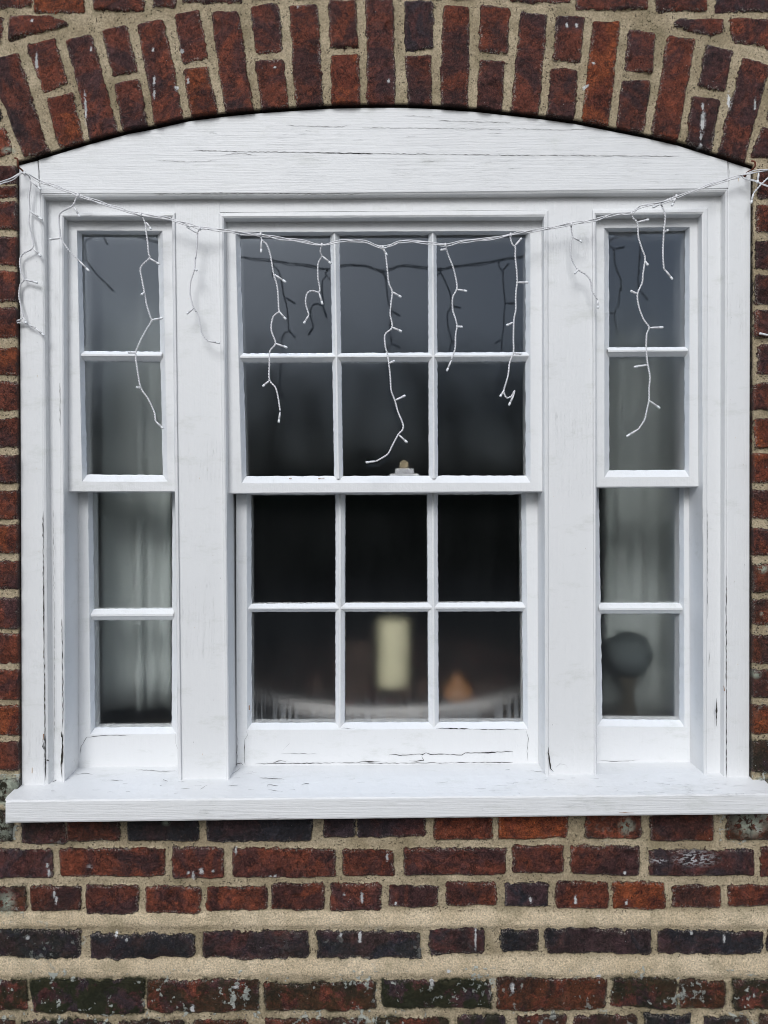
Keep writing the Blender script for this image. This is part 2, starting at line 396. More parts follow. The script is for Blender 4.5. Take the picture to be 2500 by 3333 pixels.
def glass_mat(name, refl_rough, fog_blur, mist, fogz=None, clear=0.98):
    t = NT(name)
    wav = t.noise(7, 3, 0.5); fine = t.noise(900, 3, 0.6)
    nr = t.bump(wav, 0.0012, 0.35)
    film = t.noise(16, 5, 0.6, st=(1, 1, 0.35))
    fres = t.n('ShaderNodeFresnel', IOR=1.5, Normal=nr)
    f2 = t.math('MULTIPLY', fres.outputs[0], 1.8, clamp=True)          # two faces of the pane
    gl = t.n('ShaderNodeBsdfGlossy', Color=C4(0.72, 0.84, 1.0), Roughness=refl_rough, Normal=nr)
    rf = t.n('ShaderNodeBsdfRefraction', Color=C4(clear, clear * 1.005, clear), Roughness=fog_blur, IOR=1.12)
    tr = t.n('ShaderNodeBsdfTransparent', Color=C4(clear, clear, clear))
    thru = t.n('ShaderNodeMixShader', Fac=0.16); t.put(thru.inputs[1], rf.outputs[0]); t.put(thru.inputs[2], tr.outputs[0])
    df = t.n('ShaderNodeBsdfDiffuse', Color=C4(0.75, 0.78, 0.80), Roughness=1.0)
    tl = t.n('ShaderNodeBsdfTranslucent', Color=C4(0.75, 0.78, 0.80))
    ml = t.n('ShaderNodeMixShader', Fac=0.5); t.put(ml.inputs[1], df.outputs[0]); t.put(ml.inputs[2], tl.outputs[0])
    m = t.math('MULTIPLY', t.ss(film, 0.3, 0.7, 0.5, 1.3), mist)
    if fogz:
        sp = t.n('ShaderNodeSeparateXYZ', Vector=t.tc.outputs['Object']); z = sp.outputs[2]
        zz = t.math('ADD', z, t.math('MULTIPLY', t.noise(5, 2), 0.05))
        band = t.ss(zz, fogz[0], fogz[1], 1, 0)
        run = t.noise(130, 3, 0.6, st=(1, 1, 0.05)); runs = t.ss(run, 0.43, 0.57, 0.12, 1.0)
        dr = t.voro(150, st=(1, 1, 0.8)); dn = t.ss(dr, 0.16, 0.22, 1, 0)
        clear = t.math('MULTIPLY', dn, t.ss(t.noise(40, 2), 0.5, 0.58))
        fb = t.math('MULTIPLY', t.math('MULTIPLY', band, runs), fogz[2])
        fb = t.math('MULTIPLY', fb, t.math('SUBTRACT', 1.0, t.math('MULTIPLY', clear, 0.8)))
        m = t.math('ADD', m, fb)
    dust = t.math('MULTIPLY', t.ss(t.voro(48), 0.018, 0.035, 1, 0), t.ss(t.noise(30, 2), 0.48, 0.55, 0, 0.45))
    m = t.math('ADD', m, dust, clamp=True)
    mx = t.n('ShaderNodeMixShader', Fac=m); t.put(mx.inputs[1], thru.outputs[0]); t.put(mx.inputs[2], ml.outputs[0])
    fx = t.n('ShaderNodeMixShader', Fac=f2); t.put(fx.inputs[1], mx.outputs[0]); t.put(fx.inputs[2], gl.outputs[0])
    t.t.links.new(fx.outputs[0], t.out.inputs[0])
    return t.m
M_GLU = glass_mat('misted_glass', 0.085, 0.50, 0.010, clear=0.74)
M_GLL = glass_mat('glass_lower', 0.09, 0.60, 0.020)
WZ = W(1250, 2530, 0.02)[2]
M_GLC = glass_mat('glass_lower_centre', 0.09, 0.58, 0.016, fogz=(W(0, 2350, .11)[2] - WZ, W(0, 2200, .11)[2] - WZ, 0.42))

# ================================================================== THE SETTING
g = MB(); g.add([(-90, -160, 0), (90, -160, 0), (90, 20, 0), (-90, 20, 0)], [(0, 1, 2, 3)])
go = g.build('ground', M_GROUND); go['kind'] = 'structure'

# ---------------- brick wall: brick outlines traced, relief built as one dense sheet with a real reveal
BR = []      # (polygon in photo px, tone code, weather)
def q(ox, oy, pts, tone=1, wx=0.0): BR.append((T(ox, oy, pts), tone, wx))
def box(ox, oy, x0, y0, x1, y1, tone=1, wx=0.0):
    j = lambda: random.uniform(-5, 5)
    BR.append((T(ox, oy, [(x0 + j(), y0 + j()), (x1 + j(), y0 + j()), (x1 + j(), y1 + j()), (x0 + j(), y1 + j())]), tone, wx))
# arch
q(0,0,[(-200,520),(-50,470),(15,765),(-110,800)],0); q(0,0,[(-120,840),(25,812),(78,980),(-60,1010)],2)
q(0,0,[(-80,390),(108,330),(315,985),(145,1008)],1)
q(0,0,[(160,282),(350,238),(432,535),(270,585)],2); q(0,0,[(290,620),(460,590),(545,908),(375,945)],3)
q(0,0,[(415,250),(582,210),(760,860),(580,900)],1)
q(0,0,[(645,190),(812,148),(885,455),(715,490)],1); q(0,0,[(725,530),(890,500),(957,820),(785,862)],1)
q(0,0,[(880,145),(1045,108),(1182,775),(995,812)],2)
q(0,0,[(1115,82),(1275,58),(1342,365),(1165,405)],1); q(0,0,[(1170,432),(1337,418),(1402,748),(1230,775)],3)
q(0,0,[(1355,70),(1530,58),(1627,708),(1445,738)],2)
q(830,0,[(-34,30),(155,10),(178,320),(0,345)],1); q(830,0,[(0,388),(187,370),(215,685),(40,708)],2)
q(830,0,[(218,30),(405,18),(442,680),(262,694)],2)
q(830,0,[(470,-10),(650,-10),(662,300),(478,308)],2); q(830,0,[(484,347),(665,340),(672,675),(488,685)],3)
q(830,0,[(708,-10),(892,-10),(902,680),(718,690)],1)
q(830,0,[(960,-4),(1145,-4),(1145,310),(968,318)],0); q(830,0,[(968,350),(1138,345),(1140,680),(980,690)],1)
q(830,0,[(1205,20),(1380,32),(1372,702),(1190,694)],2)
q(830,0,[(1450,22),(1640,45),(1620,345),(1440,325)],2); q(830,0,[(1440,370),(1612,385),(1595,728),(1430,714)],2)
q(1660,0,[(70,58),(245,88),(190,745),(8,728)],1)
q(1660,0,[(305,92),(485,98),(455,395),(275,385)],1); q(1660,0,[(262,425),(440,435),(412,772),(240,748)],1)
q(1660,0,[(535,128),(708,128),(640,812),(460,772)],3)
q(1660,0,[(760,180),(945,208),(920,475),(742,445)],1); q(1660,0,[(725,505),(908,515),(868,850),(688,815)],1)
q(1660,0,[(1015,222),(1200,243),(1080,905),(910,862)],2)
q(1660,0,[(1265,282),(1440,308),(1385,585),(1210,550)],1); q(1660,0,[(1180,605),(1360,635),(1300,968),(1130,912)],1)
q(1660,0,[(1495,358),(1680,420),(1510,1042),(1335,990)],1)
q(1660,0,[(1690,500),(1860,560),(1800,790),(1650,770)],1); q(1660,0,[(1620,808),(1780,850),(1720,1012),(1550,1005)],1)
# cut bricks and course above the arch
q(0,0,[(60,92),(320,88),(465,150),(280,195),(40,262)],2)
q(0,0,[(-260,95),(18,95),(8,275),(-260,340)],1)
q(1660,0,[(1022,155),(1090,112),(1387,112),(1382,205),(1300,232)],1)
q(1660,0,[(1422,112),(1760,115),(1760,320),(1432,262)],2)
for a in [(0,-260,-105,195,42,2),(0,215,-105,545,75,3),(0,590,-105,922,68,2),(0,978,-105,1132,38,1),(0,1172,-105,1560,10,1),
          (1660,0,-105,395,5,1),(1660,425,-105,890,55,1),(1660,938,-105,1268,68,2),(1660,1328,-105,1760,72,0)]:
    box(a[0],0,a[1],a[2],a[3],a[4],a[5])
BR.append(([(810,-40),(1120,-40),(1120,-9),(810,-8)],1,0)); BR.append(([(1145,-42),(1440,-42),(1440,-9),(1145,-9)],1,0))
BR.append(([(1465,-42),(1640,-42),(1640,-9),(1465,-9)],1,0))
# jamb bricks
LY = [(537,597),(604,640),(653,747),(770,860),(880,982),(1002,1098),(1129,1220),(1243,1336),(1359,1455),(1480,1574),(1597,1690),(1708,1804),(1827,1918),(1946,2047),(2062,2161),(2181,2280),(2300,2397),(2417,2510),(2538,2610)]
LT = [2,1,1,1,2,2,3,1,1,1,2,3,1,1,2,2,3,2,0]
for i, (a, b) in enumerate(LY):
    x1 = 56 + random.uniform(-3, 3) + (0 if a < 700 else 5) + (i / 19) * 4
    wdt = 195 if i % 2 else 385
    BR.append(([(x1 - wdt, a + random.uniform(-3, 3)), (x1, a), (x1, b), (x1 - wdt, b + random.uniform(-3, 3))], LT[i], 0.8 if i == 18 else 0.0))
RY = [(552,646,2470),(666,754,2464),(780,873,2460),(891,987,2460),(1005,1098,2457),(1121,1220,2467),(1243,1336,2455),(1362,1458,2457),(1476,1572,2448),(1594,1690,2448),(1721,1807,2445),(1837,1928,2450),(1951,2035,2450),(2068,2161,2445),(2181,2273,2443),(2295,2392,2443),(2414,2516,2450),(2538,2600,2470)]
RT = [1,2,1,1,1,1,2,3,3,2,2,2,2,1,2,3,1,1]
for i, (a, b, x) in enumerate(RY):
    wdt = 195 if i % 2 else 385
    BR.append(([(x, a), (x + wdt, a + random.uniform(-3, 3)), (x + wdt, b), (x, b)], RT[i], 0.6 if i >= 16 else (0.25 if i > 10 else 0.1)))
# courses below the sill
oy = 2490
for (o, x0, y0, x1, y1, tn, wx) in [
    (0,-200,300,82,502,0,.7),(0,135,300,422,512,0,.3),(0,430,300,765,496,1,.1),(0,815,300,1272,496,4,0),(830,-314,300,366,494,4,0),
    (830,440,300,648,468,0,0),(830,655,300,1092,468,0,0),(830,1145,300,1525,482,2,0),(830,1565,300,2016,478,3,0),(1660,480,300,845,480,2,.2),(1660,900,300,1308,490,2,.1),(1660,1395,300,1720,490,1,.5)]:
    box(o, oy, x0, y0, x1, y1, tn, wx)
for (o, x0, y0, x1, y1, tn, wx) in [
    (0,-110,545,332,735,0,.1),(0,375,540,1062,725,2,0),(0,1105,530,1442,735,1,0),(830,-150,540,520,727,2,0),(830,560,547,892,718,2,0),(830,950,532,1612,710,1,0),
    (1660,15,525,350,703,2,0),(1660,390,525,838,712,1,0),(1660,895,545,1575,720,0,.1),(1660,1615,530,1780,725,1,0),
    (0,-100,790,162,945,1,.5),(0,190,785,520,945,1,.1),(0,550,777,885,963,1,0),(0,930,785,1285,963,2,0),(830,-315,785,77,940,2,0),(830,105,770,448,935,2,0),
    (830,488,765,815,940,1,0),(830,858,775,1182,915,1,0),(830,1222,755,1550,912,2,0),(1660,-35,765,252,918,4,0),(1660,300,755,635,930,2,0),(1660,665,760,1000,930,3,0),(1660,1040,785,1360,925,2,.1),(1660,1405,780,1760,915,2,0),
    (0,-160,1062,505,1240,4,.35),(0,565,1080,1250,1240,4,.12),(830,-340,1072,347,1243,0,.15),(830,400,1070,1070,1245,4,.25),(830,1125,1060,1480,1220,0,.15),(830,1590,1060,1824,1205,4,.15),(1660,230,1055,915,1215,4,.1),(1660,960,1067,1640,1225,4,.1),(1660,1660,1060,1900,1220,0,.2),
    (0,-160,1388,170,1590,1,.85),(0,195,1382,925,1600,0,1.0),(830,-690,1388,25,1590,1,.7),(830,65,1400,775,1585,1,.7),(830,815,1390,1525,1575,0,1.0),(830,1555,1375,2270,1578,2,.4),(1660,665,1370,1070,1570,1,.8),(1660,1092,1392,1382,1570,2,.6),(1660,1440,1392,1900,1580,1,.8),
    (0,-160,1652,85,1820,1,.5),(0,130,1645,715,1830,0,.9),(0,745,1650,1185,1830,1,.5),(0,1235,1640,1590,1820,1,.5),(830,60,1638,715,1825,1,.5),(830,775,1638,1240,1820,1,.8),(830,1300,1615,1612,1810,0,.8),(1660,50,1605,368,1800,1,.4),(1660,405,1618,832,1800,1,.4),(1660,875,1610,1168,1800,4,.3),(1660,1245,1622,1540,1800,0,.5),(1660,1600,1622,1900,1800,1,.5)]:
    box(o, oy, x0, y0, x1, y1, tn, wx)
# the rest of the wall, past the edges of the photograph
def course(y0, y1, xa, xb, off, wx=0.0):
    x = xa - off
    k = 0
    while x < xb:
        wd = 350 if (k % 2) else 168
        a, b = max(x, xa), min(x + wd, xb)
        if b - a > 40: BR.append(([(a, y0 + random.uniform(-3, 3)), (b, y0 + random.uniform(-3, 3)), (b, y1 + random.uniform(-3, 3)), (a, y1 + random.uniform(-3, 3))], random.choice([0, 1, 1, 1, 2, 2, 3]), wx))
        x += wd + 24; k += 1
FULL = (-3300, 5800)
y = -65
i = 0
while y > -1150: course(y - 92, y, *FULL, (i * 97) % 190 + 20); y -= 120; i += 1
rowsL = [(-40, 28), (50, 150), (172, 262), (285, 375), (400, 500)] + LY
for i, (a, b) in enumerate(rowsL):
    xr = -85 if i < 5 else (x0 := (56 - 385 - 22 if (i - 5) % 2 == 0 else 56 - 195 - 18))
    if i < 5: xr = -150
    course(a, b, FULL[0], xr, (i % 2) * 95 + 30, 0.1)
rowsR = [(-40, 28), (55, 155), (176, 268), (290, 385), (410, 525)] + [(a, b) for a, b, _ in RY]
for i, (a, b) in enumerate(rowsR):
    xl = 2575 if i < 5 else (2456 + (385 if (i - 5) % 2 == 0 else 195) + 24)
    if i in (0, 1, 2): xl = 2575
    if i in (3, 4): xl = 2625
    course(a, b, xl, FULL[1], (i % 2) * 95 + 30, 0.1)
for i, (a, b) in enumerate([(2642, 2742), (2762, 2858), (2886, 2970), (3028, 3112), (3190, 3292), (3318, 3410)]):
    course(a, b, FULL[0], [-105, -70, -68, -95, -95, -95][i], (i % 2) * 95 + 30, 0.4)
    course(a, b, [2548, 2565, 2565, 2640, 2640, 2640][i], FULL[1], (i % 2) * 95 + 30, 0.4)
y = 3430; i = 0
while y < 4100: course(y, y + 92, *FULL, (i % 2) * 95 + 30, 0.6); y += 116; i += 1

TONES = {0: ((0.046, 0.031, 0.038), (0.100, 0.034, 0.030)), 1: ((0.072, 0.030, 0.029), (0.165, 0.046, 0.026)), 2: ((0.205, 0.054, 0.026), (0.088, 0.031, 0.026)),
         3: ((0.28, 0.072, 0.024), (0.150, 0.037, 0.019)), 4: ((0.026, 0.026, 0.034), (0.058, 0.030, 0.033))}
# opening of the window in the wall plane
ARCH = [(61,537),(124,520),(284,471),(420,435),(501,420),(615,394),(724,380),(830,369),(931,362),(1073,353),(1195,350),(1316,350),(1412,354),(1554,364),(1670,377),(1761,387),(1873,403),(1984,425),(2095,447),(2207,473),(2288,499),(2369,524),(2445,549)]
kA = (D + 0.015) / D
arx = np.array([1250 + (x - 1250) * kA for x, y in ARCH]); ary = np.array([1666.5 + (y - 1666.5) * kA for x, y in ARCH])
arx = (arx - 1250) * S; arz = CZ + (1666.5 - ary) * S
def arch_z(x): return np.interp(x, arx, arz) + 0.0032
def left_x(z): return ((1250 + (np.interp(CZ + (1666.5 - 0) * S - z, [0, 1], [0, 1]) * 0 + np.interp((CZ - z) / S + 1666.5, [537, 2556], [61, 70]) - 1250) * kA) - 1250) * S
def right_x(z): return ((np.interp((CZ - z) / S + 1666.5, [547, 2528], [2446, 2441]) - 1250) * kA) * S
ZB = CZ + (1666.5 - 2625) * S
ZARC = CZ + (1666.5 - 560) * S

def build_wall():
    h = 0.0020
    def axis(lo, f0, f1, hi):
        a = list(np.arange(f0, f1, h)); s = h; x = f0
        left = []
        while x > lo: s = min(s * 1.35, 0.012); x -= s; left.append(x)
        s = h; x = a[-1]; right = []
        while x < hi: s = min(s * 1.35, 0.012); x += s; right.append(x)
        return np.array(left[::-1] + a + right)
    xs = axis(-2.6, -0.785, 0.785, 2.6); zs = axis(0.0, 0.41, 2.49, 3.1)
    nx, nz = len(xs), len(zs)
    X, Z = np.meshgrid(xs, zs, indexing='ij')
    ins = (X > left_x(Z)) & (X < right_x(Z)) & (Z > ZB) & (Z < arch_z(X))
    # snap vertices just inside the opening on to its edge
    dl = X - left_x(Z); dr = right_x(Z) - X; dt = (arch_z(X) - Z); db = Z - ZB
    mn = np.minimum(np.minimum(dl, dr), np.minimum(dt, db))
    X2 = X.copy(); Z2 = Z.copy()
    sl = ins & (mn == dl); X2[sl] = left_x(Z)[sl]
    sr = ins & (mn == dr); X2[sr] = right_x(Z)[sr]
    st = ins & (mn == dt); Z2[st] = arch_z(X)[st]
    sb = ins & (mn == db); Z2[sb] = ZB
    X, Z = X2, Z2
    # signed distances to bricks
    wxn = fbm(X, Z, 22, 3, 1) * 0.0055; wzn = fbm(X, Z, 22, 3, 5) * 0.0055
    wx2 = fbm(X, Z, 75, 2, 9) * 0.0034; wz2 = fbm(X, Z, 75, 2, 13) * 0.0034
    rw_ = 1 + 0.9 * np.clip(((CZ - Z) / S + 1666.5 - 2960) / 60, 0, 1)
    wxn *= rw_; wzn *= rw_; wx2 *= rw_; wz2 *= rw_
    PX = X + wxn + wx2; PZ = Z + wzn + wz2
    SDm = np.full(X.shape, -0.05); TON = np.zeros(X.shape + (3,)); TON2 = np.zeros(X.shape + (3,)); WX = np.zeros(X.shape); TILT = np.zeros(X.shape)
    TON[:] = 0.1; TON2[:] = 0.1
    MG = 0.03; R = 0.006
    for (poly, tone, wx) in BR:
        P = np.array([((x - 1250) * S, CZ + (1666.5 - y) * S) for x, y in poly])
        i0 = np.searchsorted(xs, P[:, 0].min() - MG); i1 = np.searchsorted(xs, P[:, 0].max() + MG)
        k0 = np.searchsorted(zs, P[:, 1].min() - MG); k1 = np.searchsorted(zs, P[:, 1].max() + MG)
        if i1 <= i0 or k1 <= k0: continue
        sl_ = (slice(i0, i1), slice(k0, k1)); px = PX[sl_]; pz = PZ[sl_]
        # orientation
        ar = 0.5 * sum(P[i][0] * P[(i + 1) % len(P)][1] - P[(i + 1) % len(P)][0] * P[i][1] for i in range(len(P)))
        if ar < 0: P = P[::-1]
        d2 = np.full(px.shape, 1e9); inside = np.ones(px.shape, bool)
        # inset by R then round
        n = len(P); c = P.mean(0)
        lines = []
        for i in range(n):
            a = P[i]; b = P[(i + 1) % n]; e = b - a; L = np.hypot(*e); nrm = np.array([-e[1], e[0]]) / L
            lines.append((a + nrm * R, e / L))
        Q = []
        for i in range(n):
            (a, u), (b, v) = lines[i - 1], lines[i]
            den = u[0] * v[1] - u[1] * v[0]
            if abs(den) < 1e-3: Q.append(b); continue
            t_ = ((b[0] - a[0]) * v[1] - (b[1] - a[1]) * v[0]) / den
            Q.append(a + u * t_)
        for i in range(n):
            a = Q[i]; b = Q[(i + 1) % n]; e = b - a; L2 = e @ e + 1e-12
            t_ = np.clip(((px - a[0]) * e[0] + (pz - a[1]) * e[1]) / L2, 0, 1)
            dx = px - a[0] - t_ * e[0]; dz = pz - a[1] - t_ * e[1]
            d2 = np.minimum(d2, dx * dx + dz * dz)
            inside &= (e[0] * (pz - a[1]) - e[1] * (px - a[0])) > 0
        d = np.sqrt(d2); sd = np.where(inside, d, -d) + R
        cur = SDm[sl_]; up = sd > cur
        SDm[sl_] = np.where(up, sd, cur)
        t1, t2 = TONES[tone]; m = random.uniform(0.92, 1.30)
        for arr, tt in ((TON, t1), (TON2, t2)):
            s_ = arr[sl_]; s_[up] = np.array(tt) * m
        s_ = WX[sl_]; s_[up] = wx
        hgt = random.uniform(-0.0012, 0.0016) + (px - c[0]) * random.uniform(-0.01, 0.01) + (pz - c[1]) * random.uniform(-0.015, 0.015)
        s_ = TILT[sl_]; s_[up] = hgt[up]
    row = (CZ - Z) / S + 1666.5
    b1 = np.exp(-((row - 2996) / 26.0) ** 4); b2 = np.exp(-((row - 3150) / 34.0) ** 4)
    band = np.clip(b1 + b2, 0, 1) * (SDm < 0.002)
    fine = fbm(X, Z, 45, 4, 21); face = fbm(X, Z, 28, 5, 31)
    up = np.clip((SDm + 0.0008) / 0.0060, 0, 1); up = up * (2 - up)
    mort = -0.0050 + fine * 0.0035 + band * 0.0045
    hgt = mort * (1 - up) + up * (0.0 + face * 0.0095 + fbm(X, Z, 110, 3, 61) * 0.0032 + TILT)
    # spalled pockets
    sp = np.clip((fbm(X, Z, 14, 3, 51) - 0.20) / 0.06, 0, 1) * up
    hgt = hgt - sp * 0.0045
    Y = -hgt
    Y[ins] += 0.001
    LI = np.zeros(X.shape); PT = np.zeros(X.shape)
    gx = X / S + 1250
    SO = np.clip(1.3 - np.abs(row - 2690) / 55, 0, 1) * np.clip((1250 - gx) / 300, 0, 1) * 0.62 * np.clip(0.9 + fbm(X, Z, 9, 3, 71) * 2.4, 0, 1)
    SO = np.maximum(SO, np.clip(1 - np.abs(row - 3260) / 90, 0, 1) * np.clip(fbm(X, Z, 6, 4, 81) * 3.2 + 0.05, 0, 0.55))
    SO = np.maximum(SO, np.clip(1 - np.abs(row - 3105) / 60, 0, 1) * np.clip(fbm(X, Z, 7, 4, 91) * 3.0 - 0.1, 0, 0.5) * (SDm > 0))
    def blob(arr, x, yy, rx, ry, s=1.0):
        arr[:] = np.maximum(arr, s * np.clip(1.25 - np.hypot(((X / S + 1250) - x) / rx, (row - yy) / ry), 0, 1))
    for a in [(30,2555,52,34),(10,2600,30,40),(2440,2678,60,44),(2494,2640,30,34),(2040,2690,26,30),(25,488,22,12),(2478,2570,45,36),(20,2940,30,40),(2463,2195,16,14),(2488,2000,14,12),(2480,1850,18,16),(10,2700,26,44),(540,2680,14,10)]: blob(LI, *a)
    for a in [(2265,2795,70,26,.9),(2140,2800,30,10,.8),(290,2825,10,12,.5),(2000,2750,30,6,.4)]: blob(PT, *a)
    drips = [(0,0,546,690,5,80),(0,0,235,400,7,45),(0,0,990,520,4,30),(0,0,990,600,4,26),(0,0,210,140,5,8),(0,0,1168,325,9,12),(0,0,585,320,3,16),(0,0,1135,560,8,16),(0,0,985,320,5,7),(0,0,1210,520,4,20),
       (1660,0,1240,780,10,60),(1660,0,1238,690,6,20),(1660,0,1225,880,5,28),(1660,0,1225,940,7,12),(1660,0,537,405,7,8),(1660,0,366,165,6,12),(1660,0,427,165,5,10),(1660,0,487,555,10,12),(1660,0,1415,640,7,45),(1660,0,1577,670,4,35),
       (0,2490,302,650,6,16),(0,2490,314,695,5,26),(0,2490,346,830,5,20),(0,2490,362,868,5,20),(0,2490,1240,712,6,26),(0,2490,1298,680,12,14),(0,2490,1514,552,5,18),(0,2490,1211,695,5,8),(0,2490,1373,678,5,5),(0,2490,175,1115,7,7),(0,2490,817,1118,5,12),(0,2490,745,1090,5,16),(0,2490,1238,1565,9,20),(0,2490,1518,1430,16,9),
       (830,2490,673,1110,8,34),(830,2490,552,1098,6,8),(830,2490,850,590,5,24),(830,2490,687,850,6,30),(830,2490,573,835,5,6),(830,2490,905,893,5,8),(830,2490,1137,1405,9,24),(830,2490,1245,1327,10,10),(830,2490,1418,1120,4,70),(830,2490,100,717,6,6),(830,2490,126,717,6,6),
       (1660,2490,16,1438,10,24),(1660,2490,132,865,6,16),(1660,2490,422,870,6,24),(1660,2490,748,885,5,16),(1660,2490,1380,1120,6,18),(1660,2490,1167,1082,6,8),(1660,2490,735,690,5,7),(1660,2490,575,1362,10,8),(830,0,275,45,4,6),(830,0,860,518,5,10),(830,0,125,430,5,6)]
    for (ox, oy_, x, yy, rx, ry) in drips: blob(PT, ox + x * K, oy_ + yy * K, rx * K * 1.5 + 1.0, ry * K * 1.25 + 1, 2.2)
    kv = np.stack([X, Y, Z], -1).reshape(-1, 3)
    I = np.arange(nx * nz).reshape(nx, nz)
    f = np.stack([I[:-1, :-1], I[1:, :-1], I[1:, 1:], I[:-1, 1:]], -1).reshape(-1, 4)
    fi = ins.reshape(-1)[f].all(1); f = f[~fi]
    insf = ins.reshape(-1)
    # edges on the opening
    from collections import Counter
    cand = f[insf[f].sum(1) >= 2]
    cnt = Counter(); dire = {}
    for qd in cand.tolist():
        for a, b in ((0, 1), (1, 2), (2, 3), (3, 0)):
            A, B = qd[a], qd[b]
            if insf[A] and insf[B]: key = (min(A, B), max(A, B)); cnt[key] += 1; dire[key] = (A, B)
    edges = [dire[k] for k, c in cnt.items() if c == 1]
    used = sorted({v for e in edges for v in e}); base = len(kv)
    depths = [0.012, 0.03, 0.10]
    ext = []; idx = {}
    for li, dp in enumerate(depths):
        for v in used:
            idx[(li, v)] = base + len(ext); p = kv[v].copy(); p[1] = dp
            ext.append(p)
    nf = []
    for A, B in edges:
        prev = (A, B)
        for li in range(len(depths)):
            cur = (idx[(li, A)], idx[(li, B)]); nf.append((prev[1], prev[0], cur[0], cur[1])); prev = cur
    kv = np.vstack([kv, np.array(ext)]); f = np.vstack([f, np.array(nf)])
    src = used * len(depths)
    def ex(a): a = a.reshape(nx * nz, -1); return np.vstack([a, a[src]])
    A_sd = ex(SDm); A_wx = ex(WX); A_t = ex(TON); A_t2 = ex(TON2); A_b = ex(band); A_li = ex(LI); A_pt = ex(PT); A_soot_shade = ex(SO); A_soot_shade[base:] = np.where(kv[base:, 2] > ZARC, 1.0, 0.85)[:, None]  # reveal painted black for the shaded gap, with soot under the arch
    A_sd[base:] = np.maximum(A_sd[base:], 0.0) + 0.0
    usedm = np.zeros(len(kv), bool); usedm[f.reshape(-1)] = True
    remap = np.cumsum(usedm) - 1
    kv = kv[usedm]; f = remap[f]
    me = bpy.data.meshes.new('masonry')
    me.vertices.add(len(kv)); me.vertices.foreach_set('co', kv.astype(np.float32).reshape(-1))
    me.loops.add(len(f) * 4); me.loops.foreach_set('vertex_index', f.reshape(-1).astype(np.int32))
    me.polygons.add(len(f)); me.polygons.foreach_set('loop_start', np.arange(0, len(f) * 4, 4, dtype=np.int32))
    me.polygons.foreach_set('use_smooth', np.ones(len(f), bool))
    me.update(calc_edges=True); me.validate()
    for nm, a in (('sd', A_sd), ('wx', A_wx), ('band', A_b), ('lichen', A_li), ('paint', A_pt), ('soot_shade', A_soot_shade)):
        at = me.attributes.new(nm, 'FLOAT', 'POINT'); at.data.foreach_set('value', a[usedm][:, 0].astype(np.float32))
    for nm, a in (('tone', A_t), ('tone2', A_t2)):
        at = me.attributes.new(nm, 'FLOAT_COLOR', 'POINT'); c = np.ones((len(kv), 4), np.float32); c[:, :3] = a[usedm]
        at.data.foreach_set('color', c.reshape(-1))
    me.materials.append(M_BRICK)
    o = bpy.data.objects.new('masonry', me); COL.objects.link(o)
    return o
wall = thing('brick_wall', 'old red brick house wall with a brick arch and sandy mortar around the white window', 'wall')
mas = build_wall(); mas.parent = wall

# ---------------- dim room behind the glass
rm = MB()
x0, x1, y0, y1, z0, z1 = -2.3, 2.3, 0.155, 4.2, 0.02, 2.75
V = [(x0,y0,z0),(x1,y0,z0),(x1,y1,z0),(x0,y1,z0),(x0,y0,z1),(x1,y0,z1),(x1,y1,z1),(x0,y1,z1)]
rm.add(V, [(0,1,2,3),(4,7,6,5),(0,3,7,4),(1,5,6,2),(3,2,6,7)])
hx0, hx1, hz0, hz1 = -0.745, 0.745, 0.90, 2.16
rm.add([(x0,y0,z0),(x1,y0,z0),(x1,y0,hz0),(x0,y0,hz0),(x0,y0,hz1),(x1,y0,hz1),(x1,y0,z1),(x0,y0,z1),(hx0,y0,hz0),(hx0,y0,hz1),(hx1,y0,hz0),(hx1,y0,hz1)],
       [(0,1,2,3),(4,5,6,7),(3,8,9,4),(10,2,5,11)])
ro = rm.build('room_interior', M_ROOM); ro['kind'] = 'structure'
lm = MB()
def boxm(mb, a, b, mi=0):
    (ax, ay, az), (bx, by, bz) = a, b
    mb.add([(ax,ay,az),(bx,ay,az),(bx,by,az),(ax,by,az),(ax,ay,bz),(bx,ay,bz),(bx,by,bz),(ax,by,bz)], [(0,3,2,1),(4,5,6,7),(0,1,5,4),(1,2,6,5),(2,3,7,6),(3,0,4,7)], mi)
LZ = 0.945
boxm(lm, (-0.95, 0.157, LZ - 0.03), (0.95, 1.25, LZ))
lo = lm.build('window_ledge', M_LEDGE); bevel(lo, 0.004); tag(lo, 'dark deep wooden ledge inside the room behind the window', 'window ledge')

# ================================================================== THE WINDOW
win = thing('sash_window', 'white painted timber triple sash window under the brick arch', 'window', (0, 0.02, W(1250, 2530, 0.02)[2]))
arch_in = [p for p in ARCH if 124 <= p[0] <= 2369]
fascia = prism('fascia_board', arch_in + [(2372, 613), (1670, 623), (1100, 628), (132, 630)], 0.0135, 0.06, M_PF, win, 0.0015)
prism('casing_board', [(61, 537), (122.5, 521.5), (131, 628), (137, 830), (140, 1400), (143.5, 2000), (146, 2562), (70, 2562), (66, 1400)], 0.015, 0.13, M_PV, win)
prism('casing_board', [(2371, 525.5), (2445, 549), (2441, 1400), (2440, 2536), (2367, 2536), (2366, 1400)], 0.015, 0.13, M_PV, win)
def U(bl, tl, tr, br, y): return [W(*bl, y), W(*tl, y), W(*tr, y), W(*br, y)]
def back(lp, y): return [(p[0], y, p[2]) for p in lp]
BOT = 2600
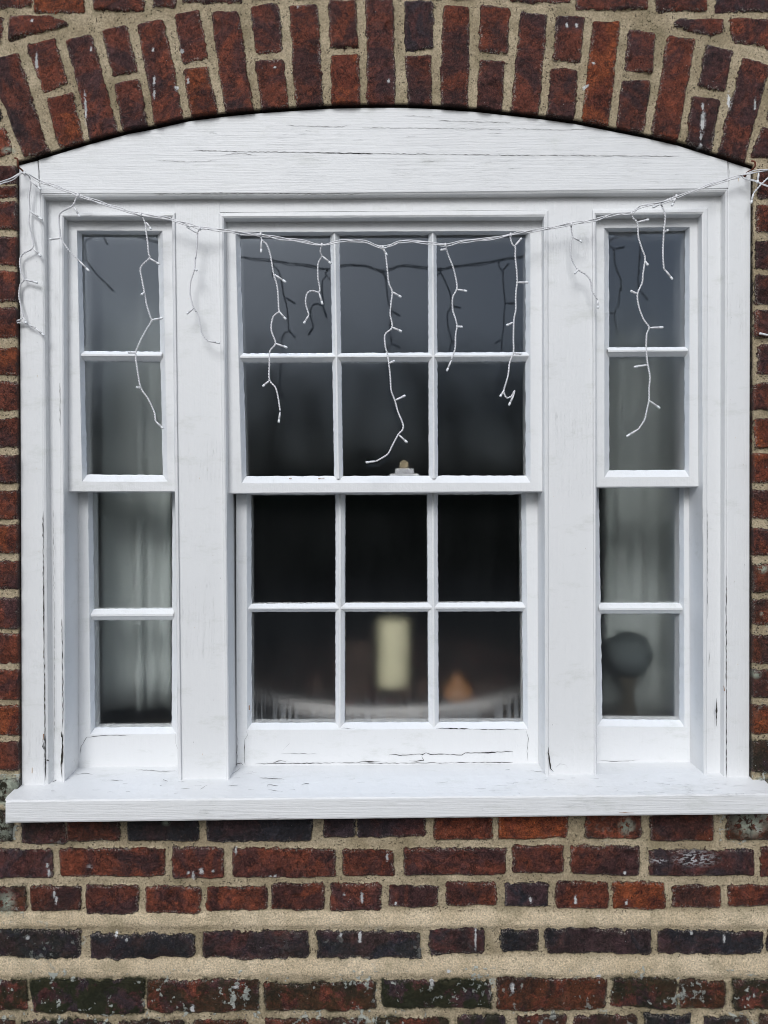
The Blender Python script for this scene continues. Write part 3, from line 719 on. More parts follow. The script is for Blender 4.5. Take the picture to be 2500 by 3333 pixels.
L = [U((147.5, BOT), (133, 629), (2371, 613), (2366, BOT), 0.05), U((147.5, BOT), (133, 630), (2371, 614), (2366, BOT), 0.0165), U((151, BOT), (137, 634), (2367, 618), (2362, BOT), 0.0145),
     U((158, BOT), (143, 641), (2361, 625), (2356, BOT), 0.0165), U((166, BOT), (148, 647), (2353, 632), (2350, BOT), 0.0245), U((172, BOT), (150, 650), (2349, 636), (2347, BOT), 0.030), U((177, BOT), (153, 654), (2345, 640), (2344, BOT), 0.033),
     U((201, BOT), (192, 694), (2303, 680), (2300, BOT), 0.033)]
loft(L, M_PV, 'frame_moulding', win, step=0.03, wob=[0, 0, .0001, .0002, .0002, .0001, .0001, .0001])
# mullion posts
prism('mullion', [(566, 650), (715, 650), (739, 2545), (590, 2545)], 0.0325, 0.15, M_PV, win, 0.001)
prism('mullion', [(1781, 645), (1932, 645), (1938, 2535), (1783, 2535)], 0.0325, 0.15, M_PV, win, 0.001)
# staff beads round the three openings and the lining behind them
def beads(ol, il):
    (obl, otl, otr, obr), (ibl, itl, itr, ibr) = ol, il
    def mixq(t): return [lerp(a, b, t) for a, b in zip(ol, il)]
    loops = [U(*mixq(0.0), 0.036), U(*mixq(0.0), 0.0300), U(*mixq(0.18), 0.0275), U(*mixq(0.55), 0.0268), U(*mixq(0.85), 0.0290), U(*mixq(1.0), 0.0345)]
    loops.append(back(loops[-1], 0.156))
    loft(loops, M_PV, 'staff_bead', win, step=0.02, wob=[0, .0002, .0003, .0003, .0003, .0002, 0])
beads([(201, BOT), (191, 692), (570, 691), (592, BOT)], [(214, BOT), (210, 709), (559, 709), (580, BOT)])
beads([(737, BOT), (711, 692), (1785, 684), (1787, BOT)], [(749, BOT), (731, 713), (1768, 709), (1773, BOT)])
beads([(1934, BOT), (1928, 682), (2305, 676), (2300, BOT)], [(1943, BOT), (1941, 703), (2281, 700), (2288, BOT)])

def quad_pts(qd, dx0, dy0, dx1, dy1):      # grow a TL,TR,BR,BL quad
    (a, b, c, d) = qd
    return [(a[0] - dx0, a[1] - dy0), (b[0] + dx1, b[1] - dy0), (c[0] + dx1, c[1] + dy1), (d[0] - dx0, d[1] + dy1)]
def bar(poly, yf, yg, sash):
    """glazing bar: visible outline at the glass (TL,TR,BR,BL); putty slopes up to a narrow nose"""
    P = [Vector(W(x, y, yg)) for x, y in poly]
    horiz = (P[1] - P[0]).length > (P[3] - P[0]).length
    if horiz: A0, A1, B0, B1 = P[0], P[1], P[3], P[2]
    else: A0, A1, B0, B1 = P[0], P[3], P[1], P[2]
    def row(t, y, k0=0, k1=1): 
        a = A0.lerp(B0, t); b = A1.lerp(B1, t); return [(a.x, y, a.z), (b.x, y, b.z)]
    prof = [(0.0, yg + .016), (0.0, yg - .0005), (0.07, yg - .004), (0.35, yf + .0065), (0.42, yf + .0045), (0.58, yf + .0045), (0.65, yf + .0065), (0.93, yg - .004), (1.0, yg - .0005), (1.0, yg + .016)]
    loft([row(t, y) for t, y in prof], M_PS, 'glazing_bar', sash, step=0.006, wob=[0, .0005, .0003, .0002, .0002, .0002, .0002, .0003, .0005, 0])
def make_sash(outer, glass, cols, rows, yf, yg, mat_glass, inset=14, grow=(8, 8, 8, 8)):
    """outer, glass: TL,TR,BR,BL pixel quads (glass quad = all the glazed area); cols: list of (top x left, top x right, bottom x left, bottom x right) between panes; rows: same for y"""
    yb = yf + 0.040
    O = quad_pts(outer, *grow)
    A = quad_pts(glass, inset, inset * .8, inset, inset * 1.5)
    kk = (D + yg) / (D + yf)
    loops = [[W(*p, yf) for p in O]]
    O2 = [W(*p, yf) for p in quad_pts(O, -3, -3, -3, -3)]
    loops = [[(p[0], yb, p[2]) for p in loops[0]], [(p[0], yf + .002, p[2]) for p in loops[0]], O2,
             [W(*p, yf) for p in quad_pts(A, 2, 2, 2, 2)], [W(*p, yf + .0015) for p in A],
             [W(*p, yg - .004) for p in quad_pts(glass, 3, 3, 3, 3)], [W(*p, yg - .0005) for p in glass], ]
    gl = loops[-1]
    loops.append([(p[0], yb, p[2]) for p in gl])
    o = loft(loops, M_PS, 'sash', win, closed=True, step=0.012, wob=[0, .0002, .0003, .0003, .0003, .0004, .0007, 0])
    # bars
    xs_ = [(glass[0][0], glass[3][0])]
    for c in cols: xs_ += [(c[0], c[2]), (c[1], c[3])]
    xs_.append((glass[1][0], glass[2][0]))
    ys_ = [(glass[0][1], glass[1][1])]
    for r in rows: ys_ += [(r[0], r[2]), (r[1], r[3])]     # (left top, left bottom, right top, right bottom)
    ys_.append((glass[3][1], glass[2][1]))
    def pt(xe, ye):
        # intersection of near-vertical line xe (top x, bottom x) with near-horizontal ye (left y, right y)
        yt = (glass[0][1] + glass[1][1]) / 2; ybm = (glass[2][1] + glass[3][1]) / 2; xl = glass[0][0]; xr = glass[1][0]
        x = xe[0]; yv = ye[0]
        for _ in range(3):
            yv = ye[0] + (ye[1] - ye[0]) * (x - xl) / (xr - xl); x = xe[0] + (xe[1] - xe[0]) * (yv - yt) / (ybm - yt)
        return (x, yv)
    for c in range(len(cols)):
        l, r = xs_[1 + 2 * c], xs_[2 + 2 * c]
        t_, b_ = ys_[0], ys_[-1]
        p = [pt(l, t_), pt(r, t_), pt(r, b_), pt(l, b_)]
        p = [(p[0][0], p[0][1] - 10), (p[1][0], p[1][1] - 10), (p[2][0], p[2][1] + 10), (p[3][0], p[3][1] + 10)]
        bar(p, yf, yg, o)
    for r_ in range(len(rows)):
        t_, b_ = ys_[1 + 2 * r_], ys_[2 + 2 * r_]
        l, r = xs_[0], xs_[-1]
        p = [pt(l, t_), pt(r, t_), pt(r, b_), pt(l, b_)]
        p = [(p[0][0] - 10, p[0][1]), (p[1][0] + 10, p[1][1]), (p[2][0] + 10, p[2][1]), (p[3][0] - 10, p[3][1])]
        bar(p, yf + 0.0006, yg, o)
    for c in range(len(cols) + 1):
        for r_ in range(len(rows) + 1):
            l, r = xs_[2 * c], xs_[2 * c + 1]; t_, b_ = ys_[2 * r_], ys_[2 * r_ + 1]
            p = quad_pts([pt(l, t_), pt(r, t_), pt(r, b_), pt(l, b_)], 5, 5, 5, 5)
            V = [W(x, y, yg) for x, y in p]
            a = random.uniform(-.0006, .0006); b = random.uniform(-.0006, .0006)      # old panes never sit quite flat
            V = [(V[0][0], V[0][1] + a, V[0][2]), (V[1][0], V[1][1] + b, V[1][2]), (V[2][0], V[2][1] - a, V[2][2]), (V[3][0], V[3][1] - b, V[3][2])]
            obj('pane', V, [(0, 1, 2, 3)], mat_glass, o)
    return o
YU, GU = 0.050, 0.068
YL, GL = 0.095, 0.112
make_sash([(210,709),(559,709),(577,1593),(224,1593)], [(266,763),(514,764),(530,1546),(283,1545)], [], [(1143,1176,1145,1177)], YU, GU, M_GLU)
make_sash([(731,711),(1768,709),(1766,1593),(749,1599)], [(782,768),(1711,764),(1711,1548),(802,1550)], [(1075,1105,1088,1117),(1393.5,1421,1396,1426)], [(1151,1181,1146,1177)], YU, GU, M_GLU)
make_sash([(1941,703),(2280,700),(2275,1577),(1940,1579)], [(1982,755),(2230,751),(2228,1529),(1983,1531)], [], [(1131,1163,1129,1161)], YU, GU, M_GLU)
make_sash([(256,1560),(600,1560),(604,2508),(256,2508)], [(302,1597),(561,1597),(559,2366),(310,2368)], [], [(1982,2019,1980,2018)], YL, GL, M_GLL)
lowc = make_sash([(775,1560),(1749,1556),(1750,2482),(777,2488)], [(818,1611),(1697,1609),(1703,2349),(820,2353)], [(1092,1124,1092,1122.6),(1390,1425,1394.5,1428)], [(1965,1992,1960,1990)], YL, GL, M_GLC)
make_sash([(1915,1545),(2257,1545),(2257,2490),(1920,2490)], [(1949,1575),(2211,1575),(2212,2343),(1961,2341)], [], [(1963,1998,1962,1997)], YL, GL, M_GLL)
# meeting-rail catch
cm = MB()
c0 = W(1268, 1552, 0.088); c1 = W(1365, 1541, 0.088); boxm(cm, (c0[0], 0.086, c0[2]), (c1[0], 0.108, c1[2]))
c0 = W(1286, 1541, 0.088); c1 = W(1348, 1524, 0.088); boxm(cm, (c0[0], 0.088, c0[2]), (c1[0], 0.106, c1[2]))
catch = cm.build('sash_catch', M_WIRE, win); bevel(catch, 0.003, 3)
hexp = [(1301,1505),(1315.5,1496),(1330,1505),(1330,1522),(1322,1528),(1309,1528),(1301,1522)]
P = [W(x, y, 0.092) for x, y in hexp]; n = len(P)
kn = obj('catch_knob', P + [(p[0], 0.100, p[2]) for p in P], [tuple(range(n)), tuple(range(2*n-1, n-1, -1))] + [(i, (i+1) % n, (i+1) % n + n, i + n) for i in range(n)], M_BRASS, catch); fix_normals(kn); bevel(kn, 0.001)

# ---- sill
SL = [(0.20, 2478, 2449), (0.095, 2500, 2478), (0.033, 2543, 2513), (0.015, 2556, 2528), (-0.030, 2592.5, 2571), (-0.0415, 2602, 2580.5), (-0.0445, 2605, 2583.5), (-0.0460, 2611, 2589), (-0.0462, 2674, 2645), (-0.0445, 2678, 2649)]
def sillrow(y, L_, R_):
    xl = W(8, 0, -0.046)[0]; xr = W(2533, 0, -0.046)[0]
    zL = W(0, L_, y)[2]; zR = W(0, R_, y)[2]
    x0r, x1r = W(0, 0, y)[0], W(2500, 0, y)[0]
    f = lambda x: zL + (zR - zL) * (x - x0r) / (x1r - x0r)
    rnd = 0.006 * (1 if y < -0.044 else (0.45 if y < -0.041 else 0))
    return [(xl + rnd, y, f(xl) - (rnd * .3)), (xl + 0.02, y, f(xl + .02)), (xr - 0.02, y, f(xr - .02)), (xr - rnd, y, f(xr) - rnd * .3)]
rows_ = [sillrow(*a) for a in SL]
last = rows_[-1]
rows_.append([(p[0], 0.14, p[2] + 0.001) for p in last]); rows_.append([(p[0], 0.199, rows_[0][i][2] - .04) for i, p in enumerate(last)])
sill = loft(rows_, M_PH, 'sill', win, step=0.014, wob=[0, .0003, .0004, .0004, .0005, .0005, .0004, .0004, .0004, .0002, 0, 0])
bm = bmesh.new(); bm.from_mesh(sill.data); bmesh.ops.holes_fill(bm, edges=[e for e in bm.edges if e.is_boundary], sides=0); bmesh.ops.recalc_face_normals(bm, faces=bm.faces); bm.to_mesh(sill.data); bm.free()
def sill_y(py, px=1250):
    t = px / 2500
    r = [(a[1] * (1 - t) + a[2] * t, a[0]) for a in SL[1:7]]
    return float(np.interp(py, [p[0] for p in r], [p[1] for p in r]))

# ---- splits, peeled patches and rust marks in the old paint
CR = MB()
def ribbon(pts, y, wd, mi=0, surf=None):
    pts = [p for p in pts]
    out = []
    for i in range(len(pts) - 1):
        a, b = pts[i], pts[i + 1]; n = max(1, int(math.dist(a, b) / 9))
        for k in range(n): out.append(lerp(a, b, k / n))
    out.append(pts[-1]); n = len(out); V = []
    for i, (x, yy) in enumerate(out):
        a = out[max(0, i - 1)]; b = out[min(n - 1, i + 1)]; dx, dy = b[0] - a[0], b[1] - a[1]; L = math.hypot(dx, dy) or 1
        nx_, ny_ = -dy / L, dx / L
        e = min(1.0, min(i, n - 1 - i) / 3 + 0.15) if n > 3 else 0.6
        wv = wd * 0.78 * e * random.uniform(0.35, 1.35) / 2; jx, jy = jit(1.1), jit(1.1)
        for s_ in (1, -1):
            X_, Y_ = x + jx + nx_ * wv * s_, yy + jy + ny_ * wv * s_
            dep = (surf(Y_, X_) if surf else y) - 0.0006
            V.append(W(X_, Y_, dep))
    if surf: V = [(a, b - .0002, c + 0.0006) for a, b, c in V]
    CR.add(V, [(2 * i, 2 * i + 1, 2 * i + 3, 2 * i + 2) for i in range(n - 1)], mi)
BL = (0, 1660); BC = (830, 1660); BRt = (1660, 1660)
ribbon(T(*BL, [(276,0),(278,460),(281,820),(288,1420),(291,1659),(290,1745)]), 0.0135, 3.0)
ribbon(T(*BL, [(280,1440),(278,1480)]), 0.0148, 6, 1); ribbon(T(*BL, [(275,1480),(278,1540)]), 0.0148, 8)
ribbon(T(*BL, [(288,1420),(292,1659),(290,1740)]), 0.0135, 5)
ribbon(T(*BL, [(397,700),(401,1000),(404,1300),(400,1420)]), 0.0262, 2.4)
ribbon(T(*BL, [(392,1425),(398,1460)]), 0.0262, 9); ribbon(T(*BL, [(402,1440),(400,1560),(394,1640),(398,1720)]), 0.0262, 7)
ribbon(T(*BL, [(300,1605),(315,1612)]), 0.0135, 7); ribbon(T(*BL, [(345,0),(350,900),(352,1500)]), 0.0290, 1.0)
ribbon(T(0, 830, [(384,820),(387,1110)]), 0.0262, 2.0)
ribbon(T(*BRt, [(1391,420),(1392,1200),(1393,1659),(1393,1730)]), 0.0135, 2.6)
ribbon(T(*BRt, [(1330,1205),(1327,1290),(1328,1390)]), 0.0235, 6.5)
ribbon(T(*BRt, [(1374,1130),(1380,1165)]), 0.0150, 5, 1)
ribbon(T(*BRt, [(1280,900),(1282,950),(1278,1010)]), 0.0320, 1.6); ribbon(T(*BRt, [(1270,0),(1272,700)]), 0.0320, 1.0)
ribbon(T(*BRt, [(244,1520),(252,1600),(262,1659),(280,1685)]), 0.0262, 7); ribbon(T(*BRt, [(295,1655),(320,1630),(355,1635),(378,1659)]), 0.0320, 1.6)
ribbon(T(*BRt, [(1140,1640),(1165,1648),(1215,1645)]), 0.094, 4)
ribbon(T(*BC, [(0,1632),(150,1628),(260,1630),(520,1625)]), 0.0945, 2.4); ribbon(T(*BC, [(110,1624),(170,1610),(200,1618)]), 0.0945, 3)
ribbon(T(*BC, [(670,1617),(810,1618)]), 0.0945, 4); ribbon(T(*BC, [(520,1625),(900,1628),(1659,1622)]), 0.0945, 2.0)
ribbon(T(*BC, [(860,1572),(930,1576),(1078,1570),(1100,1561),(1130,1570),(1200,1570),(1330,1576),(1350,1560),(1410,1562),(1560,1556),(1659,1552)]), 0.0945, 2.4)
ribbon(T(*BC, [(1410,1560),(1480,1562),(1560,1556)]), 0.0945, 5); ribbon(T(*BC, [(990,1612),(1040,1614),(1085,1610),(1072,1585),(1080,1570)]), 0.0945, 3.2)
ribbon(T(*BC, [(1165,1405),(1240,1403),(1400,1408)]), 0.0945, 4); ribbon(T(*BC, [(1400,1408),(1520,1412),(1659,1408)]), 0.0945, 1.8)
ribbon(T(*BC, [(170,1565),(400,1568)]), 0.0945, 1.2); ribbon(T(*BC, [(180,1545),(225,1495)]), 0.0945, 1.0); ribbon(T(*BC, [(555,1403),(640,1403)]), 0.0945, 1.6)
ribbon(T(*BL, [(1585,1415),(1590,1450),(1572,1480),(1570,1600),(1575,1640)]), 0.0945, 1.8); ribbon(T(*BL, [(1525,1450),(1530,1500),(1522,1560),(1530,1600)]), 0.0945, 1.2)
ribbon(T(*BL, [(1505,1640),(1550,1625),(1560,1640)]), 0.0945, 7)
ribbon(T(*BL, [(515,1590),(520,1520),(560,1460),(700,1448),(830,1450)]), 0.0945, 1.4); ribbon(T(*BL, [(1128,1440),(1130,1500),(1145,1540)]), 0.0945, 1.0)
ribbon(T(*BL, [(1600,1255),(1601,1285)]), 0.0945, 6, 1); ribbon(T(*BL, [(1510,120),(1512,160)]), 0.07, 2.0)
ribbon(T(*BRt, [(100,1410),(118,1470),(110,1550),(118,1620)]), 0.0945, 1.2); ribbon(T(*BRt, [(0,1410),(95,1412)]), 0.0945, 1.4)
ribbon(T(*BRt, [(575,1612),(700,1615),(840,1608)]), 0.0945, 1.2)
# fascia
ribbon(T(0, 0, [(1240,965),(1400,970),(1659,976)]) + T(830, 0, [(30,975),(390,980),(700,986),(1250,991),(1659,998)]) + T(1660, 0, [(40,998),(600,1000),(1090,1004)]), 0.0132, 1.5)
ribbon(T(830, 0, [(390,981),(560,983),(760,987)]), 0.0132, 2.6); ribbon(T(830, 0, [(200,806),(420,812),(560,814),(615,800)]), 0.0132, 1.3)
ribbon(T(830, 0, [(690,820),(1000,823),(1300,826),(1659,830)]), 0.0132, 1.0); ribbon(T(830, 0, [(1170,773),(1450,783),(1659,788)]), 0.0132, 1.2)
ribbon(T(830, 0, [(960,742),(1100,750),(1160,752)]), 0.0132, 1.0); ribbon(T(0, 0, [(1420,1002),(1460,990),(1560,985),(1659,1000)]), 0.0132, 1.2)
ribbon(T(0, 0, [(1000,1030),(1200,1040),(1400,1030)]), 0.0132, 0.9); ribbon(T(1660, 0, [(0,825),(300,835),(500,830)]), 0.0132, 1.0)
ribbon(T(0, 0, [(970,1243),(1100,1248),(1400,1240),(1659,1245)]) + T(830, 0, [(20,1245),(330,1246),(600,1248),(700,1247)]), 0.0133, 2.0)
ribbon(T(0, 0, [(243,1030),(250,1100),(247,1190)]), 0.0133, 1.4); ribbon(T(1660, 0, [(1408,1040),(1408,1200)]), 0.0133, 1.2)
for _ in range(12):
    x = random.uniform(300, 2250); yy = random.uniform(np.interp(x, [p[0] for p in ARCH], [p[1] for p in ARCH]) + 22, 610)
    l_ = random.uniform(8, 60); ribbon([(x, yy), (x + l_, yy + l_ * random.uniform(-.03, .05))], 0.0133, random.uniform(0.5, 1.1))
# sill
sf = lambda Y_, X_: sill_y(Y_, X_)
for (o, pts, wd) in [(830,[(30,83),(110,87),(190,93)],2.0),(830,[(78,140),(80,128),(150,134)],3.0),(830,[(300,125),(346,120)],2.6),(0,[(1050,94),(1075,106)],3),(0,[(1165,155),(1222,156)],1.6),(0,[(1285,156),(1335,132)],2),(0,[(1450,136),(1530,131)],1.8),
                     (0,[(1028,136),(1046,131)],2),(0,[(690,98),(790,100)],1.5),(0,[(470,60),(560,56),(600,62)],1.8),(0,[(870,30),(1050,42),(1140,40)],1.2),(0,[(1490,60),(1520,40),(1545,22)],1.6),(0,[(1310,82),(1400,60),(1420,20)],1.6),(0,[(340,110),(370,95)],3),
                     (1660,[(130,38),(250,50)],1.2),(1660,[(1290,44),(1330,36)],1.4),(830,[(80,160),(180,172)],1.4),(830,[(1610,32),(1640,30)],2)]:
    ribbon(T(o, 2490, pts), 0, wd, 0, sf)
for _ in range(60):
    x = random.uniform(120, 2350); yy = random.uniform(2530, 2585); l_ = random.uniform(6, 34)
    ribbon([(x, yy), (x + l_, yy + l_ * random.uniform(-.08, .08))], 0, random.uniform(0.5, 1.0), 0, sf)
ribbon(T(1660, 2490, [(700,306),(800,306)]), -0.0468, 3, 1)
# chips and rust
ribbon(T(830, 830, [(405,1436),(445,1436)]), 0.0565, 6, 1); ribbon(T(830, 830, [(218,1436),(236,1436)]), 0.0565, 5, 1)
for (o, p, y_, wd) in [(BL,[(320,850),(320,900)],.0295,2.5),(BL,[(333,1600),(330,1640)],.0295,5),(BL,[(205,1655),(208,1690)],.0148,5),(BL,[(446,1520),(444,1560)],.0945,3),((1660,0),[(1472,1140),(1472,1165)],.0148,6),(BRt,[(1172,1552),(1176,1560)],.0945,5)]:
    ribbon(T(*o, p), y_, wd, 2)
for _ in range(50):
    x = random.choice([random.uniform(80, 130), random.uniform(600, 730), random.uniform(1795, 1925), random.uniform(2375, 2435)]); yy = random.uniform(750, 2480)
    dep = 0.0148 if (x < 140 or x > 2370) else 0.0322
    ribbon([(x, yy), (x + jit(1), yy + random.uniform(1, 5))], dep, random.uniform(0.7, 1.8), random.choice([0, 1, 2]))
CR.build('paint_splits', [M_CRACK, M_WOOD, M_STAIN], win)

# ================================================================== FAIRY LIGHTS
MAIN = [(-40,412),(-10,400),(25,386),(53,373),(84,390),(128,405),(168,421),(215,437),(255,450),(302,463),(353,470),(403,484),(433,492),(470,496),(524,504),(564,508),(601,514),(652,521),(695,529),(739,521),(786,522),(826,534),(853,526),(874,521),(921,524),(961,529),(1005,521),(1055,516),(1103,507),(1121,503),(1162,497),(1232,484),(1290,474),(1323,464),(1363,459),(1387,445),(1424,439),(1488,417),(1538,398),(1589,383),(1606,377),(1632,371),(1668,366),(1720,360)]
ST = [  # (points, bulbs, depth)
 ([(53,374),(62,380),(66,397),(63,423),(64,454),(62,477),(67,504),(71,534),(50,548),(43,561),(45,585),(52,603),(44,615),(41,638),(44,655),(49,679),(50,687),(30,697),(54,697),(67,704),(77,709)], [(66,390,89,410),(64,455,92,475),(71,536,89,554),(52,603,82,611),(50,685,57,699),(77,709,96,725)], 0.004),
 ([(169,422),(164,430),(156,445),(134,457),(127,470),(129,497),(131,514),(144,534),(158,551),(171,563)], [(160,447,173,469),(131,514,106,517),(171,563,193,586)], 0.003),
 ([(304,463),(307,467),(314,484),(316,504),(319,524),(321,548),(323,557),(304,578),(307,605),(312,632),(317,659),(326,687),(328,692),(312,719),(296,752),(293,769),(297,800),(304,837),(319,860),(333,890),(336,910)], [(316,480,327,496),(323,558,345,571),(312,631,305,637),(328,691,352,687),(294,762,276,761),(304,837,294,837),(336,910,353,926)], -0.002),
 ([(432,493),(427,501),(426,524),(423,554),(421,560),(420,581),(411,611),(411,638),(418,664),(427,679),(432,702),(437,722),(449,736)], [(427,504,403,489),(420,581,425,584),(418,666,403,678),(449,736,475,741)], 0.004),
 ([(563,506),(566,519),(576,528),(584,551),(591,591),(598,615),(601,642),(602,669),(603,673),(590,685),(586,712),(595,741),(583,759),(582,786),(582,820),(595,837),(601,860),(605,887)], [(565,517,564,546),(593,593,618,610),(603,673,618,690),(595,742,621,751),(582,822,567,835),(605,890,602,913)], -0.004),
 ([(695,529),(692,544),(695,553),(687,571),(687,601),(690,618),(689,631),(675,628),(664,633),(660,652),(664,669),(667,680)], [(696,553,716,570),(689,632,697,658),(667,681,656,699)], 0.022),
 ([(827,534),(833,551),(837,585),(840,611),(847,630),(845,652),(843,679),(847,707),(832,722),(832,746),(837,766),(840,786),(843,813),(845,843),(853,865),(860,890),(870,914),(870,927),(860,939),(848,961),(837,981),(813,996)], [(826,534,836,552),(847,630,867,642),(847,707,868,716),(840,785,853,779),(853,865,876,854),(861,939,880,956),(813,996,790,999)], 0.0),
 ([(962,529),(964,538),(969,553),(978,575),(984,598),(987,623),(978,642),(978,669),(984,689),(987,704),(984,726),(983,753),(975,776)], [(964,538,952,540),(987,625,1009,629),(987,705,999,706),(975,778,965,802)], 0.010),
 ([(1103,507),(1103,516),(1107,528),(1113,534),(1113,554),(1116,585),(1117,608),(1114,638),(1114,669),(1110,692),(1109,732),(1109,761),(1101,783),(1097,813),(1089,840),(1089,850),(1095,859),(1105,855),(1111,844),(1110,853)], [(1112,531,1127,514),(1116,610,1141,610),(1109,696,1094,703),(1109,763,1127,764),(1089,843,1080,857),(1110,853,1099,876)], -0.003),
 ([(1234,484),(1234,497),(1236,511),(1233,531),(1234,554),(1239,568),(1249,583),(1263,591),(1275,605),(1278,625),(1285,638),(1290,648)], [(1236,511,1258,523),(1249,583,1241,591),(1290,648,1292,666)], 0.004),
 ([(1364,460),(1367,470),(1377,482),(1379,511),(1387,538),(1392,551),(1393,563),(1389,591),(1387,611),(1377,635),(1380,662),(1390,689),(1402,707),(1397,722),(1396,753),(1399,786),(1404,813),(1402,840),(1402,863),(1397,887),(1392,907),(1379,927)], [(1377,480,1402,474),(1393,563,1400,573),(1377,635,1362,628),(1403,708,1433,707),(1399,788,1369,793),(1402,865,1426,882),(1379,927,1353,943)], -0.003),
 ([(1461,424),(1440,432),(1428,440),(1431,447),(1437,467),(1434,497),(1432,538),(1432,551),(1434,580),(1437,583)], [(1427,440,1410,448),(1461,425,1451,445),(1436,501,1443,497),(1437,583,1453,604)], -0.001),
 ([(1690,372),(1668,378),(1646,396),(1631,413),(1628,416)], [(1639,373,1636,396),(1628,416,1622,440)], -0.008),
 ([(1668,366),(1672,420),(1664,480),(1672,560),(1666,640),(1672,700),(1664,724)], [(1664,725,1640,720),(1672,560,1690,572),(1664,480,1682,492)], -0.008),
]
lights = thing('icicle_lights', 'white icicle fairy lights, unlit, hung in a sagging line across the top of the window', 'fairy lights', (W(1250, 570, 0)))
cab = MB()
def yd(x): return -0.012 + 0.010 * math.sin(math.pi * min(1, max(0, (x - 53) / 1556)))
for k in range(3):
    pts = []
    for i, (x, yy) in enumerate(MAIN):
        a = 0.35 if i in (3, 40) else 1.0
        node = (x, yy) in [(p[0][0]) for p in ST]
        s_ = 0.3 if node else a
        pts.append(W(x * 1.507 + jit(2), (yy + s_ * 3.2 * math.sin(i * 1.9 + k * 2.1)) * 1.507, yd(x) + jit(0.0015)))
    tube(cab, catmull(pts, 0.004), 0.00100, 6)
loop = [(1601,377),(1606,383),(1614,386),(1632,390),(1662,402),(1720,412)]
for k in range(2): tube(cab, catmull([W(x * 1.507, (yy + k * 2) * 1.507, -0.010) for x, yy in loop], 0.004), 0.0009, 6)
for (pts, b, y) in ST:      # small moulded joints where strands leave the cable
    x, yy = pts[0]; c = W(x * 1.507, yy * 1.507, yd(x) - 0.001)
    tube(cab, [(c[0], c[1], c[2] + .0035), (c[0], c[1], c[2] - .004)], 0.0021, 8)
cab.build('cable', M_WIRE, lights, smooth=True)
for (pts, bulbs, yy_) in ST:
    P3 = []
    n = len(pts)
    for i, (x, yy) in enumerate(pts):
        t_ = min(1, i / 4); dep = yd(x) * (1 - t_) + yy_ * t_ + jit(0.002) * t_
        P3.append(W(x * 1.507, yy * 1.507, dep))
    c = catmull(P3, 0.0014); m = MB()
    seg = np.linalg.norm(np.diff(c, axis=0), axis=1); s_ = np.concatenate([[0], np.cumsum(seg)])
    tg = np.gradient(c, axis=0); tg /= np.linalg.norm(tg, axis=1)[:, None] + 1e-9
    yv = np.array([0, 1.0, 0]); sdv = np.cross(tg, yv); sdv /= np.linalg.norm(sdv, axis=1)[:, None] + 1e-9
    for ph in (0, math.pi):
        a = s_ * 2 * math.pi / 0.0115 + ph
        off = 0.00098 * (np.cos(a)[:, None] * sdv + np.sin(a)[:, None] * yv)
        tube(m, c + off, 0.00092, 5)
    so = m.build('strand', M_WIRE, lights, smooth=True)
    for (ax, ay, bx, by) in bulbs:
        k = int(np.argmin([(c[j][0] - W(ax * 1.507, ay * 1.507, yy_)[0]) ** 2 + (c[j][2] - W(ax * 1.507, ay * 1.507, yy_)[2]) ** 2 for j in range(len(c))]))
        y0_ = float(c[k][1]); ext = max(0.0, 0.020 - math.hypot(bx - ax, by - ay) * 0.92e-3)
        A = np.array(W(ax * 1.507, ay * 1.507, y0_)); B = np.array(W(bx * 1.507, by * 1.507, y0_ - ext * 0.9))
        bmx = MB()
        d = B - A
        tube(bmx, [A, A + d * .12, A + d * .2, A + d * .70], [0.0010, 0.0013, 0.0019, 0.0020], 10, 0)
        tube(bmx, [A + d * .70, A + d * .72, A + d * .93, A + d * .985, A + d], [0.0014, 0.0024, 0.0023, 0.0018, 0.0008], 10, 1)
        bmx.build('bulb', [M_WIRE, M_TIP], so, smooth=True)
# rusty hooks
def hook(px, py, curl, label):
    m = MB(); c = W(px, py, 0.015)
    tube(m, catmull([(c[0], 0.018, c[2]), (c[0], 0.002, c[2] + .001), (c[0] + .001 * curl, -0.010, c[2] - .001), (c[0] + .004 * curl, -0.017, c[2] + .003), (c[0] + .003 * curl, -0.018, c[2] + .011), (c[0] - .003 * curl, -0.016, c[2] + .014)], 0.002), 0.0016, 8)
    tube(m, [(c[0], 0.0152, c[2]), (c[0], 0.0135, c[2])], 0.0034, 10)
    o = m.build('hook', M_RUST, None, smooth=True); tag(o, label, 'hook', 'hooks holding up the fairy lights'); return o
hook(79, 562, 1, 'small rusty hook in the upper left corner of the window frame')
hook(2424, 571, 1, 'rusty curled hook with a rust stain in the upper right corner of the window frame')

# ================================================================== INSIDE THE WINDOW
def curtain(xa, xb, yc, zb, zt, seed, label):
    random.seed(seed); n = 150; V = []; F = []; rows = 14
    ph = [random.uniform(0, 6.28) for _ in range(4)]
    for r in range(rows + 1):
        z = zb + (zt - zb) * r / rows
        for i in range(n + 1):
            u = i / n; x = xa + (xb - xa) * u
            f = math.sin(u * 2 * math.pi * 4.3 + ph[0] + .2 * r / rows) + .45 * math.sin(u * 2 * math.pi * 9.1 + ph[1]) + .3 * math.sin(u * 2 * math.pi * 2.2 + ph[2] + r * .05)
            V.append((x + .006 * math.cos(u * 27 + ph[3]), yc + .015 * f, z))
    for r in range(rows):
        for i in range(n):
            a = r * (n + 1) + i; F.append((a, a + 1, a + n + 2, a + n + 1))
    o = obj('curtain', V, F, M_CURT, None, True); s_ = o.modifiers.new('cloth', 'SOLIDIFY'); s_.thickness = 0.0015
    return tag(o, label, 'curtain', 'curtains inside the window')
cA = W(270, 0, 0.21)[0]; cB = W(546, 0, 0.21)[0]
